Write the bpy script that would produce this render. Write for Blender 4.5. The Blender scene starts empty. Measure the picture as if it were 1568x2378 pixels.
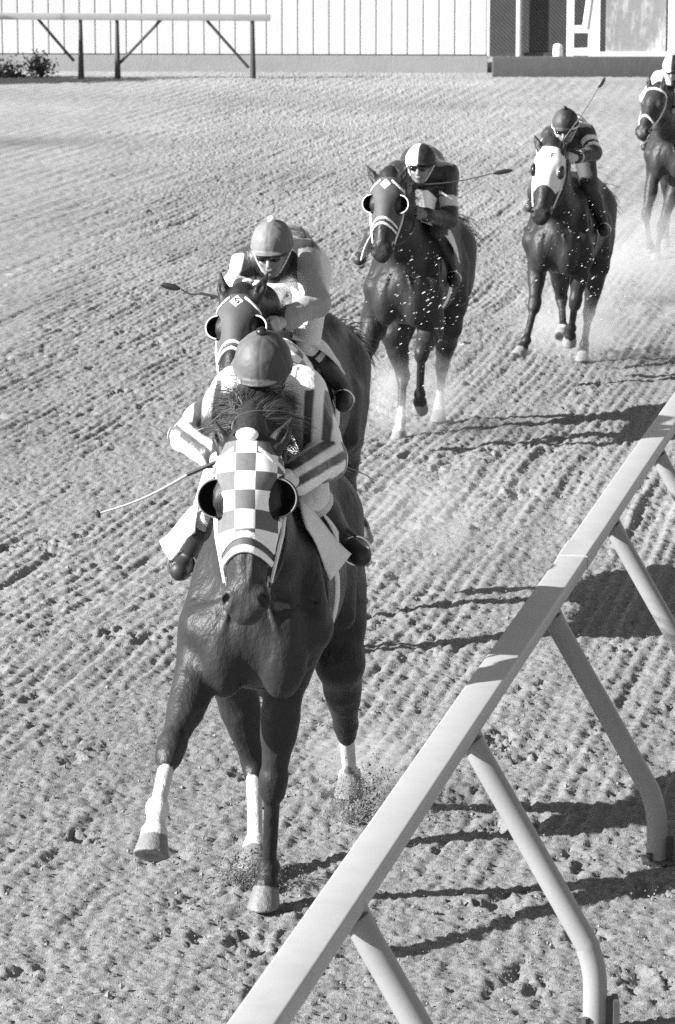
import bpy, math, random, time
import numpy as np
from mathutils import Vector, Matrix
random.seed(7)
RNG = np.random.default_rng(11)
SC = bpy.context.scene
COL = SC.collection

# ------------------------------------------------------------------ camera
CAM_H = 3.7
FPX = 7500.0                 # focal length in units of a 1568 x 2378 picture
PITCH = math.atan(1379 / FPX)
cam = bpy.data.cameras.new('camera')
cam.sensor_fit = 'VERTICAL'
cam.sensor_height = 36.0
cam.sensor_width = 36.0
cam.lens = 36.0 * FPX / 2378.0
cam.clip_start = 0.1
cam.clip_end = 2000
cam.dof.use_dof = True
cam.dof.focus_distance = 12.2
cam.dof.aperture_fstop = 13
camo = bpy.data.objects.new('camera', cam)
COL.objects.link(camo)
camo.location = (0, 0, CAM_H)
camo.rotation_euler = (math.pi / 2 - PITCH, 0, 0)
SC.camera = camo

# ------------------------------------------------------------------ light
SUN_EL = math.radians(28.5)
SUN_DIR = Vector((-math.cos(SUN_EL), -0.29, math.sin(SUN_EL))).normalized()   # towards the sun
w = bpy.data.worlds.new('World')
SC.world = w
w.use_nodes = True
nt = w.node_tree
sky = nt.nodes.new('ShaderNodeTexSky')
sky.sky_type = 'NISHITA'
sky.sun_disc = False
sky.sun_elevation = SUN_EL
sky.sun_rotation = math.atan2(SUN_DIR.x, SUN_DIR.y)
bw = nt.nodes.new('ShaderNodeRGBToBW')
bg = nt.nodes['Background']
nt.links.new(sky.outputs[0], bw.inputs[0])
nt.links.new(bw.outputs[0], bg.inputs[0])
bg.inputs[1].default_value = 0.065
sl = bpy.data.lights.new('sun', 'SUN')
sl.energy = 5.0
sl.angle = math.radians(0.6)
so = bpy.data.objects.new('sun', sl)
COL.objects.link(so)
so.rotation_euler = SUN_DIR.to_track_quat('Z', 'Y').to_euler()
so.location = (-20, 10, 20)
SC.view_settings.view_transform = 'Standard'
SC.view_settings.look = 'None'
SC.view_settings.exposure = 1.4
SC.view_settings.gamma = 1
SC.cycles.use_denoising = False
SC.cycles.max_bounces = 6
SC.cycles.volume_bounces = 1

# ------------------------------------------------------------------ rays
_F = np.array([0, math.cos(PITCH), -math.sin(PITCH)])
_U = np.array([0, math.sin(PITCH), math.cos(PITCH)])
_R = np.array([1., 0, 0])
_C = np.array([0, 0, CAM_H])
def ray(px, py): return _F + _R * (px - 784) / FPX - _U * (py - 1189) / FPX
def gp(px, py, h=0.0):
    d = ray(px, py); return _C + (h - CAM_H) / d[2] * d

class Frame:
    """ground frame of a horse: local x to the viewer's left, local y = heading, z up"""
    def __init__(s, px, py, off, a):
        a = math.radians(a)
        s.h = np.array([-math.sin(a), -math.cos(a), 0]); s.x = np.array([-math.cos(a), math.sin(a), 0])
        s.o = gp(px, py) - s.h * off
        s.rot = math.pi - a
    def __call__(s, p):
        if isinstance(p, list): return np.array(p, float)
        px, py, y = p
        d = ray(px, py); t = ((s.o - _C) @ s.h + y) / (d @ s.h); q = _C + t * d - s.o
        return np.array([q @ s.x, q @ s.h, q[2]])

# ------------------------------------------------------------------ tagging
def tag(o, label=None, cat=None, group=None, kind=None):
    if label: o['label'] = label
    if cat: o['category'] = cat
    if group: o['group'] = group
    if kind: o['kind'] = kind
    return o
def empty(name, loc=(0, 0, 0), rz=0.0):
    o = bpy.data.objects.new(name, None); COL.objects.link(o)
    o.location = loc; o.rotation_euler = (0, 0, rz); o.empty_display_size = .2
    return o
def link_mesh(name, me, mat, parent=None):
    o = bpy.data.objects.new(name, me); COL.objects.link(o)
    if mat is not None:
        for m in (mat if isinstance(mat, list) else [mat]): me.materials.append(m)
    if parent: o.parent = parent
    return o
def mk(name, V, Fc, mat, parent=None, smooth=True, attrs=None):
    me = bpy.data.meshes.new(name)
    V = np.asarray(V, np.float32); Fc = np.asarray(Fc, np.int32)
    n, k = Fc.shape
    me.vertices.add(len(V)); me.vertices.foreach_set('co', V.ravel())
    me.loops.add(n * k); me.loops.foreach_set('vertex_index', Fc.ravel())
    me.polygons.add(n); me.polygons.foreach_set('loop_start', np.arange(0, n * k, k, dtype=np.int32))
    me.polygons.foreach_set('loop_total', np.full(n, k, np.int32))
    me.polygons.foreach_set('use_smooth', np.full(n, smooth, bool))
    me.update(calc_edges=True)
    for an, a in (attrs or {}).items():
        a = np.asarray(a, np.float32)
        if a.ndim == 1:
            at = me.attributes.new(an, 'FLOAT', 'POINT'); at.data.foreach_set('value', a)
        else:
            at = me.attributes.new(an, 'FLOAT_VECTOR', 'POINT'); at.data.foreach_set('vector', a.ravel())
    return link_mesh(name, me, mat, parent)

class MB:
    """collects simple shapes; build() links them as one mesh"""
    def __init__(s): s.v = []; s.f = []
    def box(s, c, d, R=None):
        c = Vector(c); h = Vector(d) / 2; b = len(s.v)
        for sx in (-1, 1):
            for sy in (-1, 1):
                for sz in (-1, 1):
                    p = Vector((sx * h.x, sy * h.y, sz * h.z))
                    if R is not None: p = R @ p
                    s.v.append(tuple(c + p))
        for f in ((0, 1, 3, 2), (4, 6, 7, 5), (0, 4, 5, 1), (2, 3, 7, 6), (0, 2, 6, 4), (1, 5, 7, 3)): s.f.append([b + i for i in f])
        return s
    def tube(s, pts, rad, n=12, cap=True):
        pts = [Vector(p) for p in pts]; m = len(pts)
        rad = rad if hasattr(rad, '__len__') else [rad] * m
        b = len(s.v); ref = None
        for i, p in enumerate(pts):
            t = (pts[min(i + 1, m - 1)] - pts[max(i - 1, 0)]).normalized()
            if ref is None:
                ref = t.orthogonal().normalized()
            ref = (ref - t * ref.dot(t)).normalized(); q = t.cross(ref)
            for k in range(n):
                a = 2 * math.pi * k / n
                s.v.append(tuple(p + (ref * math.cos(a) + q * math.sin(a)) * rad[i]))
        for i in range(m - 1):
            for k in range(n):
                s.f.append([b + i * n + k, b + i * n + (k + 1) % n, b + (i + 1) * n + (k + 1) % n, b + (i + 1) * n + k])
        if cap:
            s.f.append([b + k for k in range(n)][::-1]); s.f.append([b + (m - 1) * n + k for k in range(n)])
        return s
    def strip(s, pts, side, wid):
        b = len(s.v); side = Vector(side)
        for p, ww in zip(pts, wid): s.v.append(tuple(Vector(p) - side * ww)); s.v.append(tuple(Vector(p) + side * ww))
        for i in range(len(pts) - 1): s.f.append([b + 2 * i, b + 2 * i + 1, b + 2 * i + 3, b + 2 * i + 2])
        return s
    def build(s, name, mat, parent=None, smooth=False, bevel=0):
        me = bpy.data.meshes.new(name); me.from_pydata(s.v, [], s.f)
        if smooth:
            me.polygons.foreach_set('use_smooth', [True] * len(me.polygons))
            me.set_sharp_from_angle(angle=math.radians(50))
        o = link_mesh(name, me, mat, parent)
        if bevel:
            m = o.modifiers.new('bevel', 'BEVEL'); m.width = bevel; m.segments = 3; m.limit_method = 'ANGLE'
            me.polygons.foreach_set('use_smooth', [True] * len(me.polygons))
        return o

# ------------------------------------------------------------------ materials
def mat(name, val=.5, rough=.6, spec=.5, attr=None, noise=None, bump=None, sheen=0, gain=1.0, coat=0.0, metal=0.0, fn=None):
    m = bpy.data.materials.new(name); m.use_nodes = True
    n = m.node_tree; N = n.nodes; L = n.links; P = N['Principled BSDF']
    P.inputs['Roughness'].default_value = rough
    P.inputs['Specular IOR Level'].default_value = spec
    P.inputs['Metallic'].default_value = metal
    if sheen: P.inputs['Sheen Weight'].default_value = sheen
    if coat: P.inputs['Coat Weight'].default_value = coat; P.inputs['Coat Roughness'].default_value = .25
    P.inputs['Base Color'].default_value = (val, val, val, 1)
    tc = N.new('ShaderNodeTexCoord'); src = None
    def math_(op, a, b=None, clamp=False):
        q = N.new('ShaderNodeMath'); q.operation = op; q.use_clamp = clamp
        for i, x in enumerate((a, b)):
            if x is None: continue
            if isinstance(x, (int, float)): q.inputs[i].default_value = x
            else: L.new(x, q.inputs[i])
        return q.outputs[0]
    def nz(scale, detail=4, rg=.6, vec=None, stretch=None):
        t = N.new('ShaderNodeTexNoise'); t.inputs['Scale'].default_value = scale
        t.inputs['Detail'].default_value = detail; t.inputs['Roughness'].default_value = rg
        v = vec or tc.outputs['Object']
        if stretch:
            mp = N.new('ShaderNodeMapping'); mp.inputs['Scale'].default_value = stretch
            L.new(v, mp.inputs[0]); v = mp.outputs[0]
        L.new(v, t.inputs['Vector']); return t.outputs['Fac']
    if attr:
        a = N.new('ShaderNodeAttribute'); a.attribute_name = attr; src = a.outputs['Fac']
    if fn: src = fn(N, L, math_, nz, tc)
    if noise:
        sc_, amp = noise[:2]; st = noise[2] if len(noise) > 2 else None
        f = math_('MULTIPLY_ADD', nz(sc_, 6, .65, None, st), 2 * amp); f.node.inputs[2].default_value = 1 - amp
        src = math_('MULTIPLY', f, src if src is not None else val)
    if src is not None:
        cc = N.new('ShaderNodeCombineColor')
        for i in range(3): L.new(src, cc.inputs[i])
        L.new(cc.outputs[0], P.inputs['Base Color'])
    if bump:
        h = None
        for (sc_, st, dist, stretch) in bump:
            b = N.new('ShaderNodeBump'); b.inputs['Strength'].default_value = st; b.inputs['Distance'].default_value = dist
            L.new(nz(sc_, 5, .6, None, stretch), b.inputs['Height'])
            if h is not None: L.new(h, b.inputs['Normal'])
            h = b.outputs[0]
        L.new(h, P.inputs['Normal'])
    return m

M = {}
M['hide'] = mat('horse_coat', rough=.44, spec=.24, attr='tone', noise=(16, .34, (1, 1, .5)), 
                bump=[(9, .65, .032, (1, 1, .55)), (26, .35, .008, (1, 1, .45)), (240, .5, .0016, (1, 1, .3))])
M['hair'] = mat('horse_hair', .035, .45, .4, noise=(40, .5))
M['hair_light'] = mat('chestnut_hair', .075, .45, .4, noise=(40, .5))
M['silk'] = mat('racing_silk', rough=.42, spec=.5, attr='tone', sheen=.2, bump=[(13, .55, .02, (1, 1, .45)), (45, .3, .005, (1, 1.6, .6))])
M['breech'] = mat('breeches_cloth', rough=.7, attr='tone', bump=[(16, .5, .02, (1, 1, .5))])
M['boot'] = mat('boot_leather', .028, .5, .4, noise=(20, .3), bump=[(25, .3, .008, None)])
M['boot_top'] = mat('boot_cuff', .6, .6)
M['cap'] = mat('cap_cloth', rough=.58, spec=.4, attr='tone', noise=(14, .12), bump=[(10, .35, .012, None)])
M['skin'] = mat('skin', rough=.5, attr='tone', noise=(30, .12))
M['cloth'] = mat('white_cloth', .78, .75, noise=(20, .05), bump=[(9, .5, .03, None)])
M['fleece'] = mat('white_fleece', .85, .9, bump=[(120, .6, .004, None)])
M['strap'] = mat('white_strap', .75, .5, noise=(30, .12))
M['leather'] = mat('dark_leather', .03, .4, .5, noise=(20, .3))
M['black'] = mat('black_rubber', .012, .35, .5)
M['cup_in'] = mat('blinker_cup_lining', .012, .6, .3)
M['cup_rim'] = mat('cup_rim_binding', .18, .6)
M['metal'] = mat('bit_metal', .6, .25, metal=1)
M['goggle'] = mat('goggle_lens', .01, .08, .8)
M['rail'] = mat('white_rail_paint', .36, .45, .4, noise=(7, .16, (1, 1, 1)), bump=[(60, .12, .002, None)])
def _post(N, L, m_, nz, tc):
    return m_('MULTIPLY', m_('ADD', .20, m_('MULTIPLY', nz(3, 5), .10)), m_('ADD', .9, m_('MULTIPLY', nz(90, 3), .2)))
M['post'] = mat('rail_post_paint', rough=.45, fn=_post)
M['steel'] = mat('dark_steel', .06, .5, noise=(9, .4))

def hood_fn(N, L, m_, nz, tc):
    a = N.new('ShaderNodeAttribute'); a.attribute_name = 'hv'
    s = N.new('ShaderNodeSeparateXYZ'); L.new(a.outputs['Vector'], s.inputs[0])
    fx = m_('FLOOR', m_('ADD', m_('DIVIDE', s.outputs[0], .070), 20.5))
    fy = m_('FLOOR', m_('ADD', m_('DIVIDE', s.outputs[1], .066), 20.06))
    par = m_('MODULO', m_('ADD', fx, fy), 2.0)          # 0 / 1
    g = m_('MULTIPLY_ADD', nz(60, 4), .09); g.node.inputs[2].default_value = .08
    return m_('ADD', m_('MULTIPLY', m_('SUBTRACT', 1.0, par), .85), m_('MULTIPLY', par, g))
M['hood_check'] = mat('checkered_hood_cloth', rough=.75, fn=hood_fn, bump=[(70, .25, .002, None)])
M['hood_white'] = mat('white_hood_cloth', .72, .8, noise=(25, .12), bump=[(60, .3, .003, None)])
M['hood_dark'] = mat('dark_hood_cloth', .07, .7, noise=(25, .2), bump=[(60, .3, .003, None)])

# ------------------------------------------------------------------ signed distance modelling
class Field:
    def __init__(s, lo, hi, vox):
        s.lo = np.array(lo, float); s.v = vox
        s.n = np.ceil((np.array(hi) - s.lo) / vox).astype(int) + 1
        s.D = np.full(s.n, .2, np.float32)
        s.ax = [s.lo[i] + vox * np.arange(s.n[i]) for i in range(3)]
    def _blk(s, lo, hi):
        a = np.clip(np.floor((lo - s.lo) / s.v).astype(int), 0, s.n); b = np.clip(np.ceil((hi - s.lo) / s.v).astype(int) + 1, 0, s.n)
        if (b <= a).any(): return None
        sl = tuple(slice(a[i], b[i]) for i in range(3))
        X = [s.ax[i][sl[i]].astype(np.float32).reshape([-1 if j == i else 1 for j in range(3)]) for i in range(3)]
        return sl, X
    def op(s, prim, k=.03, sub=False):
        f, lo, hi = prim
        m = k + .03
        r = s._blk(np.array(lo) - m, np.array(hi) + m)
        if r is None: return s
        sl, X = r
        d = f(*X); D = s.D[sl]
        if sub:
            h = np.clip(.5 - .5 * (D + d) / k, 0, 1)
            s.D[sl] = D * (1 - h) - d * h + k * h * (1 - h)
        else:
            h = np.clip(.5 + .5 * (D - d) / k, 0, 1)
            s.D[sl] = D * (1 - h) + d * h - k * h * (1 - h)
        return s
    def mesh(s, D=None):
        return surface_nets(s.D if D is None else D, s.lo, s.v)

def surface_nets(D, lo, v):
    D = np.ascontiguousarray(D)
    for ax in range(3):                                   # close at the borders
        sl = [slice(None)] * 3
        for e in (0, -1):
            sl[ax] = e; D[tuple(sl)] = np.maximum(D[tuple(sl)], .01)
    S = D < 0
    nx, ny, nz = D.shape
    cnt = np.zeros((nx - 1, ny - 1, nz - 1), np.int8)
    for i in (0, 1):
        for j in (0, 1):
            for k in (0, 1): cnt += S[i:nx - 1 + i, j:ny - 1 + j, k:nz - 1 + k]
    act = (cnt > 0) & (cnt < 8)
    ci, cj, ck = np.nonzero(act)
    idx = np.full(act.shape, -1, np.int32); idx[ci, cj, ck] = np.arange(len(ci))
    c = {}
    for i in (0, 1):
        for j in (0, 1):
            for k in (0, 1): c[i, j, k] = D[ci + i, cj + j, ck + k]
    P = np.zeros((len(ci), 3), np.float64); W = np.zeros(len(ci))
    for a in c:
        for ax in range(3):
            if a[ax]: continue
            b = list(a); b[ax] = 1; b = tuple(b)
            da, db = c[a], c[b]; cr = (da < 0) != (db < 0)
            t = np.where(cr, da / np.where(cr, da - db, 1), 0)
            for q in range(3): P[:, q] += np.where(cr, a[q] + (t if q == ax else 0), 0)
            W += cr
    P = P / W[:, None] + np.stack([ci, cj, ck], 1)
    V = P * v + lo
    F = []
    for ax in range(3):
        a1, a2 = (ax + 1) % 3, (ax + 2) % 3
        sl0 = [slice(None)] * 3; sl1 = [slice(None)] * 3
        sl0[ax] = slice(0, -1); sl1[ax] = slice(1, None)
        A = S[tuple(sl0)]; B = S[tuple(sl1)]
        e = np.stack(np.nonzero(A != B), 1)
        ok = (e[:, a1] > 0) & (e[:, a2] > 0) & (e[:, a1] < D.shape[a1] - 1) & (e[:, a2] < D.shape[a2] - 1)
        e = e[ok]
        ins = A[e[:, 0], e[:, 1], e[:, 2]]
        def g(o1, o2):
            q = e.copy(); q[:, a1] -= o1; q[:, a2] -= o2
            return idx[q[:, 0], q[:, 1], q[:, 2]]
        q = np.stack([g(1, 1), g(0, 1), g(0, 0), g(1, 0)], 1)
        q[~ins] = q[~ins][:, ::-1]
        F.append(q)
    F = np.concatenate(F); F = F[(F >= 0).all(1)]
    return V, F

def _loc(fr, x, y, z):
    if fr is None: return x, y, z
    o, R = fr                                             # R columns: local axes in parent space
    x = x - o[0]; y = y - o[1]; z = z - o[2]
    return (x * R[0, 0] + y * R[1, 0] + z * R[2, 0], x * R[0, 1] + y * R[1, 1] + z * R[2, 1], x * R[0, 2] + y * R[1, 2] + z * R[2, 2])
def _bb(fr, pts, r):
    pts = [np.array(p, float) for p in pts]
    if fr is not None: pts = [fr[0] + fr[1] @ p for p in pts]
    P = np.array(pts); return P.min(0) - r, P.max(0) + r
def cone(a, b, ra, rb, sc=None, fr=None):
    a = np.array(a, np.float32); b = np.array(b, np.float32); s = np.array(sc or (1, 1, 1), np.float32)
    A = a / s; B = b / s; ba = B - A; l2 = max(float(ba @ ba), 1e-9); ms = float(s.min())
    # radii given for the unscaled axes
    def f(x, y, z):
        x, y, z = _loc(fr, x, y, z)
        px, py, pz = x / s[0] - A[0], y / s[1] - A[1], z / s[2] - A[2]
        t = np.clip((px * ba[0] + py * ba[1] + pz * ba[2]) / l2, 0, 1)
        d = np.sqrt((px - t * ba[0]) ** 2 + (py - t * ba[1]) ** 2 + (pz - t * ba[2]) ** 2) - (ra + (rb - ra) * t)
        return d * ms
    lo, hi = _bb(fr, [a, b], max(ra, rb) * float(s.max()))
    return f, lo, hi
def ell(c, r, rot=None, fr=None):
    """rot: degrees about x (pitch) or (rx, ry, rz)"""
    R = np.eye(3)
    if rot is not None:
        if not hasattr(rot, '__len__'): rot = (rot, 0, 0)
        R = np.array(Matrix.Rotation(math.radians(rot[2]), 3, 'Z') @ Matrix.Rotation(math.radians(rot[1]), 3, 'Y') @ Matrix.Rotation(math.radians(rot[0]), 3, 'X'))
    c = np.array(c, float); r = np.array(r, np.float32)
    fr2 = (c, R) if fr is None else (fr[0] + fr[1] @ c, fr[1] @ R)
    fr2 = (fr2[0].astype(np.float32), fr2[1].astype(np.float32))
    def f(x, y, z):
        x, y, z = _loc(fr2, x, y, z)
        k0 = np.sqrt((x / r[0]) ** 2 + (y / r[1]) ** 2 + (z / r[2]) ** 2)
        k1 = np.sqrt((x / r[0] ** 2) ** 2 + (y / r[1] ** 2) ** 2 + (z / r[2] ** 2) ** 2)
        return k0 * (k0 - 1) / np.maximum(k1, 1e-6)
    m = float(r.max())
    return f, fr2[0] - m, fr2[0] + m
def inter(prim, plane_pt, nrm):
    f, lo, hi = prim; n = np.array(nrm, np.float32); n = n / np.linalg.norm(n); p = np.array(plane_pt, np.float32)
    def g(x, y, z): return np.maximum(f(x, y, z), (x - p[0]) * n[0] + (y - p[1]) * n[1] + (z - p[2]) * n[2])
    return g, lo, hi
def lerp(a, b, t): return np.array(a) * (1 - t) + np.array(b) * t
def unit(v): v = np.array(v, float); return v / np.linalg.norm(v)
def unit_rows(A): return A / (np.linalg.norm(A, axis=1)[:, None] + 1e-9)
def mx(p): return np.array([-p[0], p[1], p[2]])

def vnoise(P, scale, seed=0):
    q = P * scale + seed * 17.31; i = np.floor(q).astype(np.int64); f = q - i; f = f * f * (3 - 2 * f)
    def h(a):
        n = a[:, 0] * 374761393 + a[:, 1] * 668265263 + (a[:, 2] * 2147483647 if a.shape[1] > 2 else 0) + seed * 144305
        n = (n ^ (n >> 13)) * 1274126177; n = n ^ (n >> 16)
        return (n & 0xffff) / 65535.0
    dim = P.shape[1]; out = 0
    for c in range(2 ** dim):
        off = np.array([(c >> k) & 1 for k in range(dim)])
        wgt = np.prod(np.where(off, f, 1 - f), axis=1)
        out = out + wgt * h(i + off)
    return out
def fbm(P, scale, oct_=4, seed=0):
    s = 0; a = .5; t = 0
    for o in range(oct_): s = s + a * vnoise(P, scale * 2 ** o, seed + o); t += a; a *= .5
    return s / t

# ------------------------------------------------------------------ horse
def horse(S):
    fr = Frame(*S['place']); T0 = time.time()
    root = empty('horse', fr.o * np.array([1, 1, 0]), fr.rot)
    tag(root, S['label'], 'racehorse', 'horses galloping down the track')
    vox = S.get('vox', .009)
    legs = {k: [fr(p) for p in S['legs'][k]] for k in ('A', 'C', 'B', 'D')}
    poll = fr(S['head'][0]); nose = fr(S['head'][1])
    Y = unit(nose - poll); X = np.array([1., 0, 0]); roll = S.get('roll', 0)
    X = np.array([math.cos(math.radians(roll)), 0, math.sin(math.radians(roll))])
    yaw = S.get('yaw', 0)
    X = unit(X + np.array([0, 1, 0]) * math.tan(math.radians(yaw)))
    X = unit(X - Y * (X @ Y)); Z = np.cross(X, Y)
    hl = np.linalg.norm(nose - poll) / .645
    R = np.stack([X, Y, Z], 1)
    hf = (poll, R); HS = lambda p: np.array(p) * hl
    allp = np.array([q for v in legs.values() for q in v] + [poll + R @ np.array(p) for p in ((.1, -.1, .3), (-.1, .7, .1), (0, .7, -.1))])
    lo = np.minimum(allp.min(0) - .12, [-.36, -1.55, -.02]); hi = np.maximum(allp.max(0) + .12, [.36, .4, 1.8])
    lo[2] = max(lo[2], -.06)
    F = Field(lo, hi, vox)
    E = lambda c, r, k=.06, rot=None: F.op(ell(c, r, rot), k)
    # trunk
    E((0, -.22, 1.20), (.25, .50, .36)); E((0, -.55, 1.17), (.262, .46, .32)); E((0, -.85, 1.26), (.215, .42, .28))
    E((0, -1.10, 1.33), (.20, .34, .27)); E((0, .10, 1.14), (.205, .26, .26))
    F.op(cone((0, .08, 1.46), (0, -.32, 1.50), .10, .085), .08)
    F.op(cone((0, -.35, 1.44), (0, -1.0, 1.46), .11, .13), .08)
    F.op(cone((0, -1.0, 1.48), (0, -1.36, 1.38), .13, .07), .06)
    for s in (1, -1):
        E((s * .125, -1.14, 1.16), (.125, .27, .32), .05, 12)
        E((s * .13, -1.30, 1.12), (.10, .13, .26), .05)
        F.op(cone((s * .12, -.06, 1.47), (s * .185, .17, 1.14), .085, .10), .05)
        E((s * .185, -.02, 1.18), (.08, .17, .20), .035, -20)
        E((s * .105, .245, 1.08), (.10, .115, .20), .03, 8)
        F.op(cone((s * .17, -.86, 1.2), (s * .2, -.78, .98), .11, .08), .05)
        # shoulder blade line
        F.op(cone((s * .232, .02, 1.42), (s * .262, .16, 1.15), .006, .006), .03, sub=True)
    # groove between the breast muscles
    F.op(cone((0, .385, 1.20), (0, .37, .96), .018, .022), .045, sub=True)
    # neck
    cr = poll + R @ HS((0, -.02, -.03)); th = poll + R @ HS((0, .12, -.11))
    F.op(cone((0, .0, 1.34), lerp((0, .0, 1.34), th, .55), .235, .15, (.72, 1, 1)), .07)
    F.op(cone(lerp((0, .0, 1.30), th, .5), th, .16, .095, (.72, 1, 1)), .05)
    nm = lerp((0, -.12, 1.5), cr, .55) + (0, 0, S.get('arch', .06))
    cw = S.get('crest', 1.)
    F.op(cone((0, -.12, 1.50), nm, .115, .11 * cw, (.75, 1, 1)), .06)
    F.op(cone(nm, cr, .11 * cw, .085, (.8, 1, 1)), .05)
    F.op(cone(nm, lerp((0, .0, 1.30), th, .6), .12, .13, (.62, 1, 1)), .06)
    # wind groove either side of the throat
    for s in (1, -1):
        a = lerp((s * .13, .3, 1.16), th, .1); b = th + np.array([s * .085, -.0, -.02])
        F.op(cone(a, b, .012, .012), .03, sub=True)
    # legs
    segs = []
    def foreleg(P, s):
        el, kn, fe, ho = P
        sh = np.array([s * .165, .14 + max(0, (kn[1] - .3) * .35), 1.12]); fwd = unit(np.cross(unit(kn - fe), (1, 0, 0)))
        if fwd[1] < 0: fwd = -fwd
        F.op(cone(sh, el, .105, .095), .04)
        F.op(cone(el + (0, 0, .10), lerp(el, kn, .55), .084, .062), .04)
        F.op(cone(lerp(el, kn, .4), kn, .070, .042), .03)
        m = lerp(el, kn, .22); F.op(cone(m + fwd * .035 + (s * .02, 0, 0), lerp(el, kn, .5) + fwd * .015, .05, .034), .03)
        F.op(cone(kn + unit(el - kn) * .028, kn + unit(fe - kn) * .03, .056, .050), .014)
        F.op(cone(kn + unit(el - kn) * .0 - fwd * .035, kn + unit(fe - kn) * .01 - fwd * .03, .022, .02), .02)
        lower(kn, fe, ho, fwd)
    def lower(kn, fe, ho, fwd, rc=.029):
        up = unit(kn - fe)
        F.op(cone(kn, fe, rc + .002, rc - .002), .018)
        F.op(cone(kn - fwd * .032 - up * .03, fe - fwd * .032 + up * .02, .017, .019), .02)
        F.op(cone(fe, fe, .042, .042), .014); F.op(cone(fe - fwd * .03, fe - fwd * .03, .026, .026), .02)
        dn = unit(ho - fe); co = ho - dn * .085
        F.op(cone(fe, co, .032, .037), .02)
        F.op(cone(co, co, .046, .046), .012)
        base = ho
        # a hoof on or near the ground has a level sole; in the air it is square to the pastern
        nrm = -(-dn) if ho[2] > .12 else np.array([0, 0, -1.])
        F.op(inter(cone(co, ho + dn * .03 + fwd * .015, .047, .070, None), base, nrm), .008)
        if ho[2] > .12: F.op(cone(ho + dn * .01, ho + dn * .012, .03, .03), .008, sub=True)
    def hindleg(P, s):
        st, hk, fe, ho = P
        hip = np.array([s * .10, -1.12, 1.30])
        fwd = unit(np.cross(unit(hk - fe), (1, 0, 0)))
        if fwd[1] < 0: fwd = -fwd
        F.op(cone(hip, lerp(hip, st, .7), .175, .118), .07); F.op(cone(lerp(hip, st, .5), st, .13, .090), .07)
        F.op(cone(hip + (0, -.12, -.06), lerp(st, hk, .30) - fwd * .035, .14, .066), .05)
        F.op(cone(st, lerp(st, hk, .6), .092, .060), .05)
        F.op(cone(lerp(st, hk, .45), hk, .072, .048), .03)
        F.op(cone(hk, hk + unit(fe - hk) * .05, .052, .043), .02)
        cal = hk - fwd * .05 + unit(st - hk) * .055
        F.op(cone(cal, hk - fwd * .028 - unit(hk - fe) * .04, .024, .026), .022)
        F.op(cone(lerp(st, hk, .45) - fwd * .055, cal, .03, .016), .025)
        lower(hk, fe, ho, fwd, .031)
    for s in (1, -1):
        F.op(cone((s * .215, .22, 1.30), (s * .235, .12, .98), .004, .004), .022, sub=True)
        F.op(cone((s * .10, .30, 1.28), (s * .215, .24, 1.22), .010, .008), .02, sub=True)
        for a_, b_ in (((s * .20, .20, 1.0), (s * .11, .33, 1.12)), ((s * .11, .345, 1.12), (s * .06, .34, 1.28))): F.op(cone(a_, b_, .007, .006), .012)
    foreleg(legs['A'], 1); foreleg(legs['C'], -1); hindleg(legs['B'], 1); hindleg(legs['D'], -1)
    # head
    def head(Q, tack=False):
        H = lambda p, k=.02, sub=False: Q.op(p, k * 1.0, sub)
        e = lambda c, r, rot=None: ell(HS(c), np.array(r) * hl, rot, hf)
        c = lambda a, b, ra, rb, sc=None: cone(HS(a), HS(b), ra * hl, rb * hl, sc, hf)
        H(e((0, .06, -.02), (.098, .11, .098)), .04)
        H(e((0, .14, .008), (.116, .13, .084)), .03)
        H(c((0, .20, -.01), (0, .52, -.012), .092, .062, (1.0, 1, .9)), .03)
        H(c((0, .18, .035), (0, .50, .026), .056, .034), .03)
        for s in (1, -1):
            H(e((s * .062, .20, -.085), (.044, .13, .095)), .03)
            H(e((s * .094, .205, .018), (.030, .046, .036)), .02)
            H(c((s * .098, .25, -.01), (s * .068, .42, -.012), .014, .008), .015)
            H(e((s * .052, .550, .010), (.032, .052, .036), (0, 0, -s * 12)), .02)
        H(e((0, .545, -.015), (.070, .075, .056)), .025)
        H(e((0, .600, -.020), (.056, .042, .045)), .02)
        H(e((0, .585, -.068), (.040, .045, .030)), .012)
        H(c((0, .30, -.10), (0, .54, -.07), .045, .030), .03)
        if not tack:
            for s in (1, -1):
                H(e((s * .070, .572, .032), (.0165, .030, .026), (0, 0, -s * 25)), .008, True)
                H(e((s * .120, .205, .022), (.010, .017, .012)), .006, True)
            H(c((-.045, .61, -.052), (.045, .61, -.052), .004, .004), .006, True)
            H(c((.056, .56, -.047), (.050, .60, -.050), .004, .004), .006, True)
            H(c((-.056, .56, -.047), (-.050, .60, -.050), .004, .004), .006, True)
    head(F)
    # ears
    for s, key in ((1, 'earL'), (-1, 'earR')):
        bs = poll + R @ HS((s * .078, .050, .020)); tp = fr(S[key]) if key in S else poll + R @ HS((s * .085, -.10, .16))
        L_ = np.linalg.norm(tp - bs)
        if L_ > .22: tp = bs + (tp - bs) * .22 / L_
        mid = lerp(bs, tp, .45)
        F.op(cone(bs, mid, .031, .029), .02); F.op(cone(mid, tp, .029, .0025), .01)
        fw = unit(R[:, 2] * 1.0 + np.array([0, .6, 0]) + X * s * .3)
        F.op(cone(lerp(bs, tp, .34) + fw * .026, lerp(bs, tp, .88) + fw * .012, .009, .004), .008, sub=True)
    V, Fc = F.mesh()
    # coat tones
    base = S.get('coat', .075)
    tone = np.full(len(V), base)
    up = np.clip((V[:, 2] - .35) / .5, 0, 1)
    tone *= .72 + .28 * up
    n1 = fbm(V, 5, 3, 3)
    tone *= .85 + .3 * n1
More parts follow.
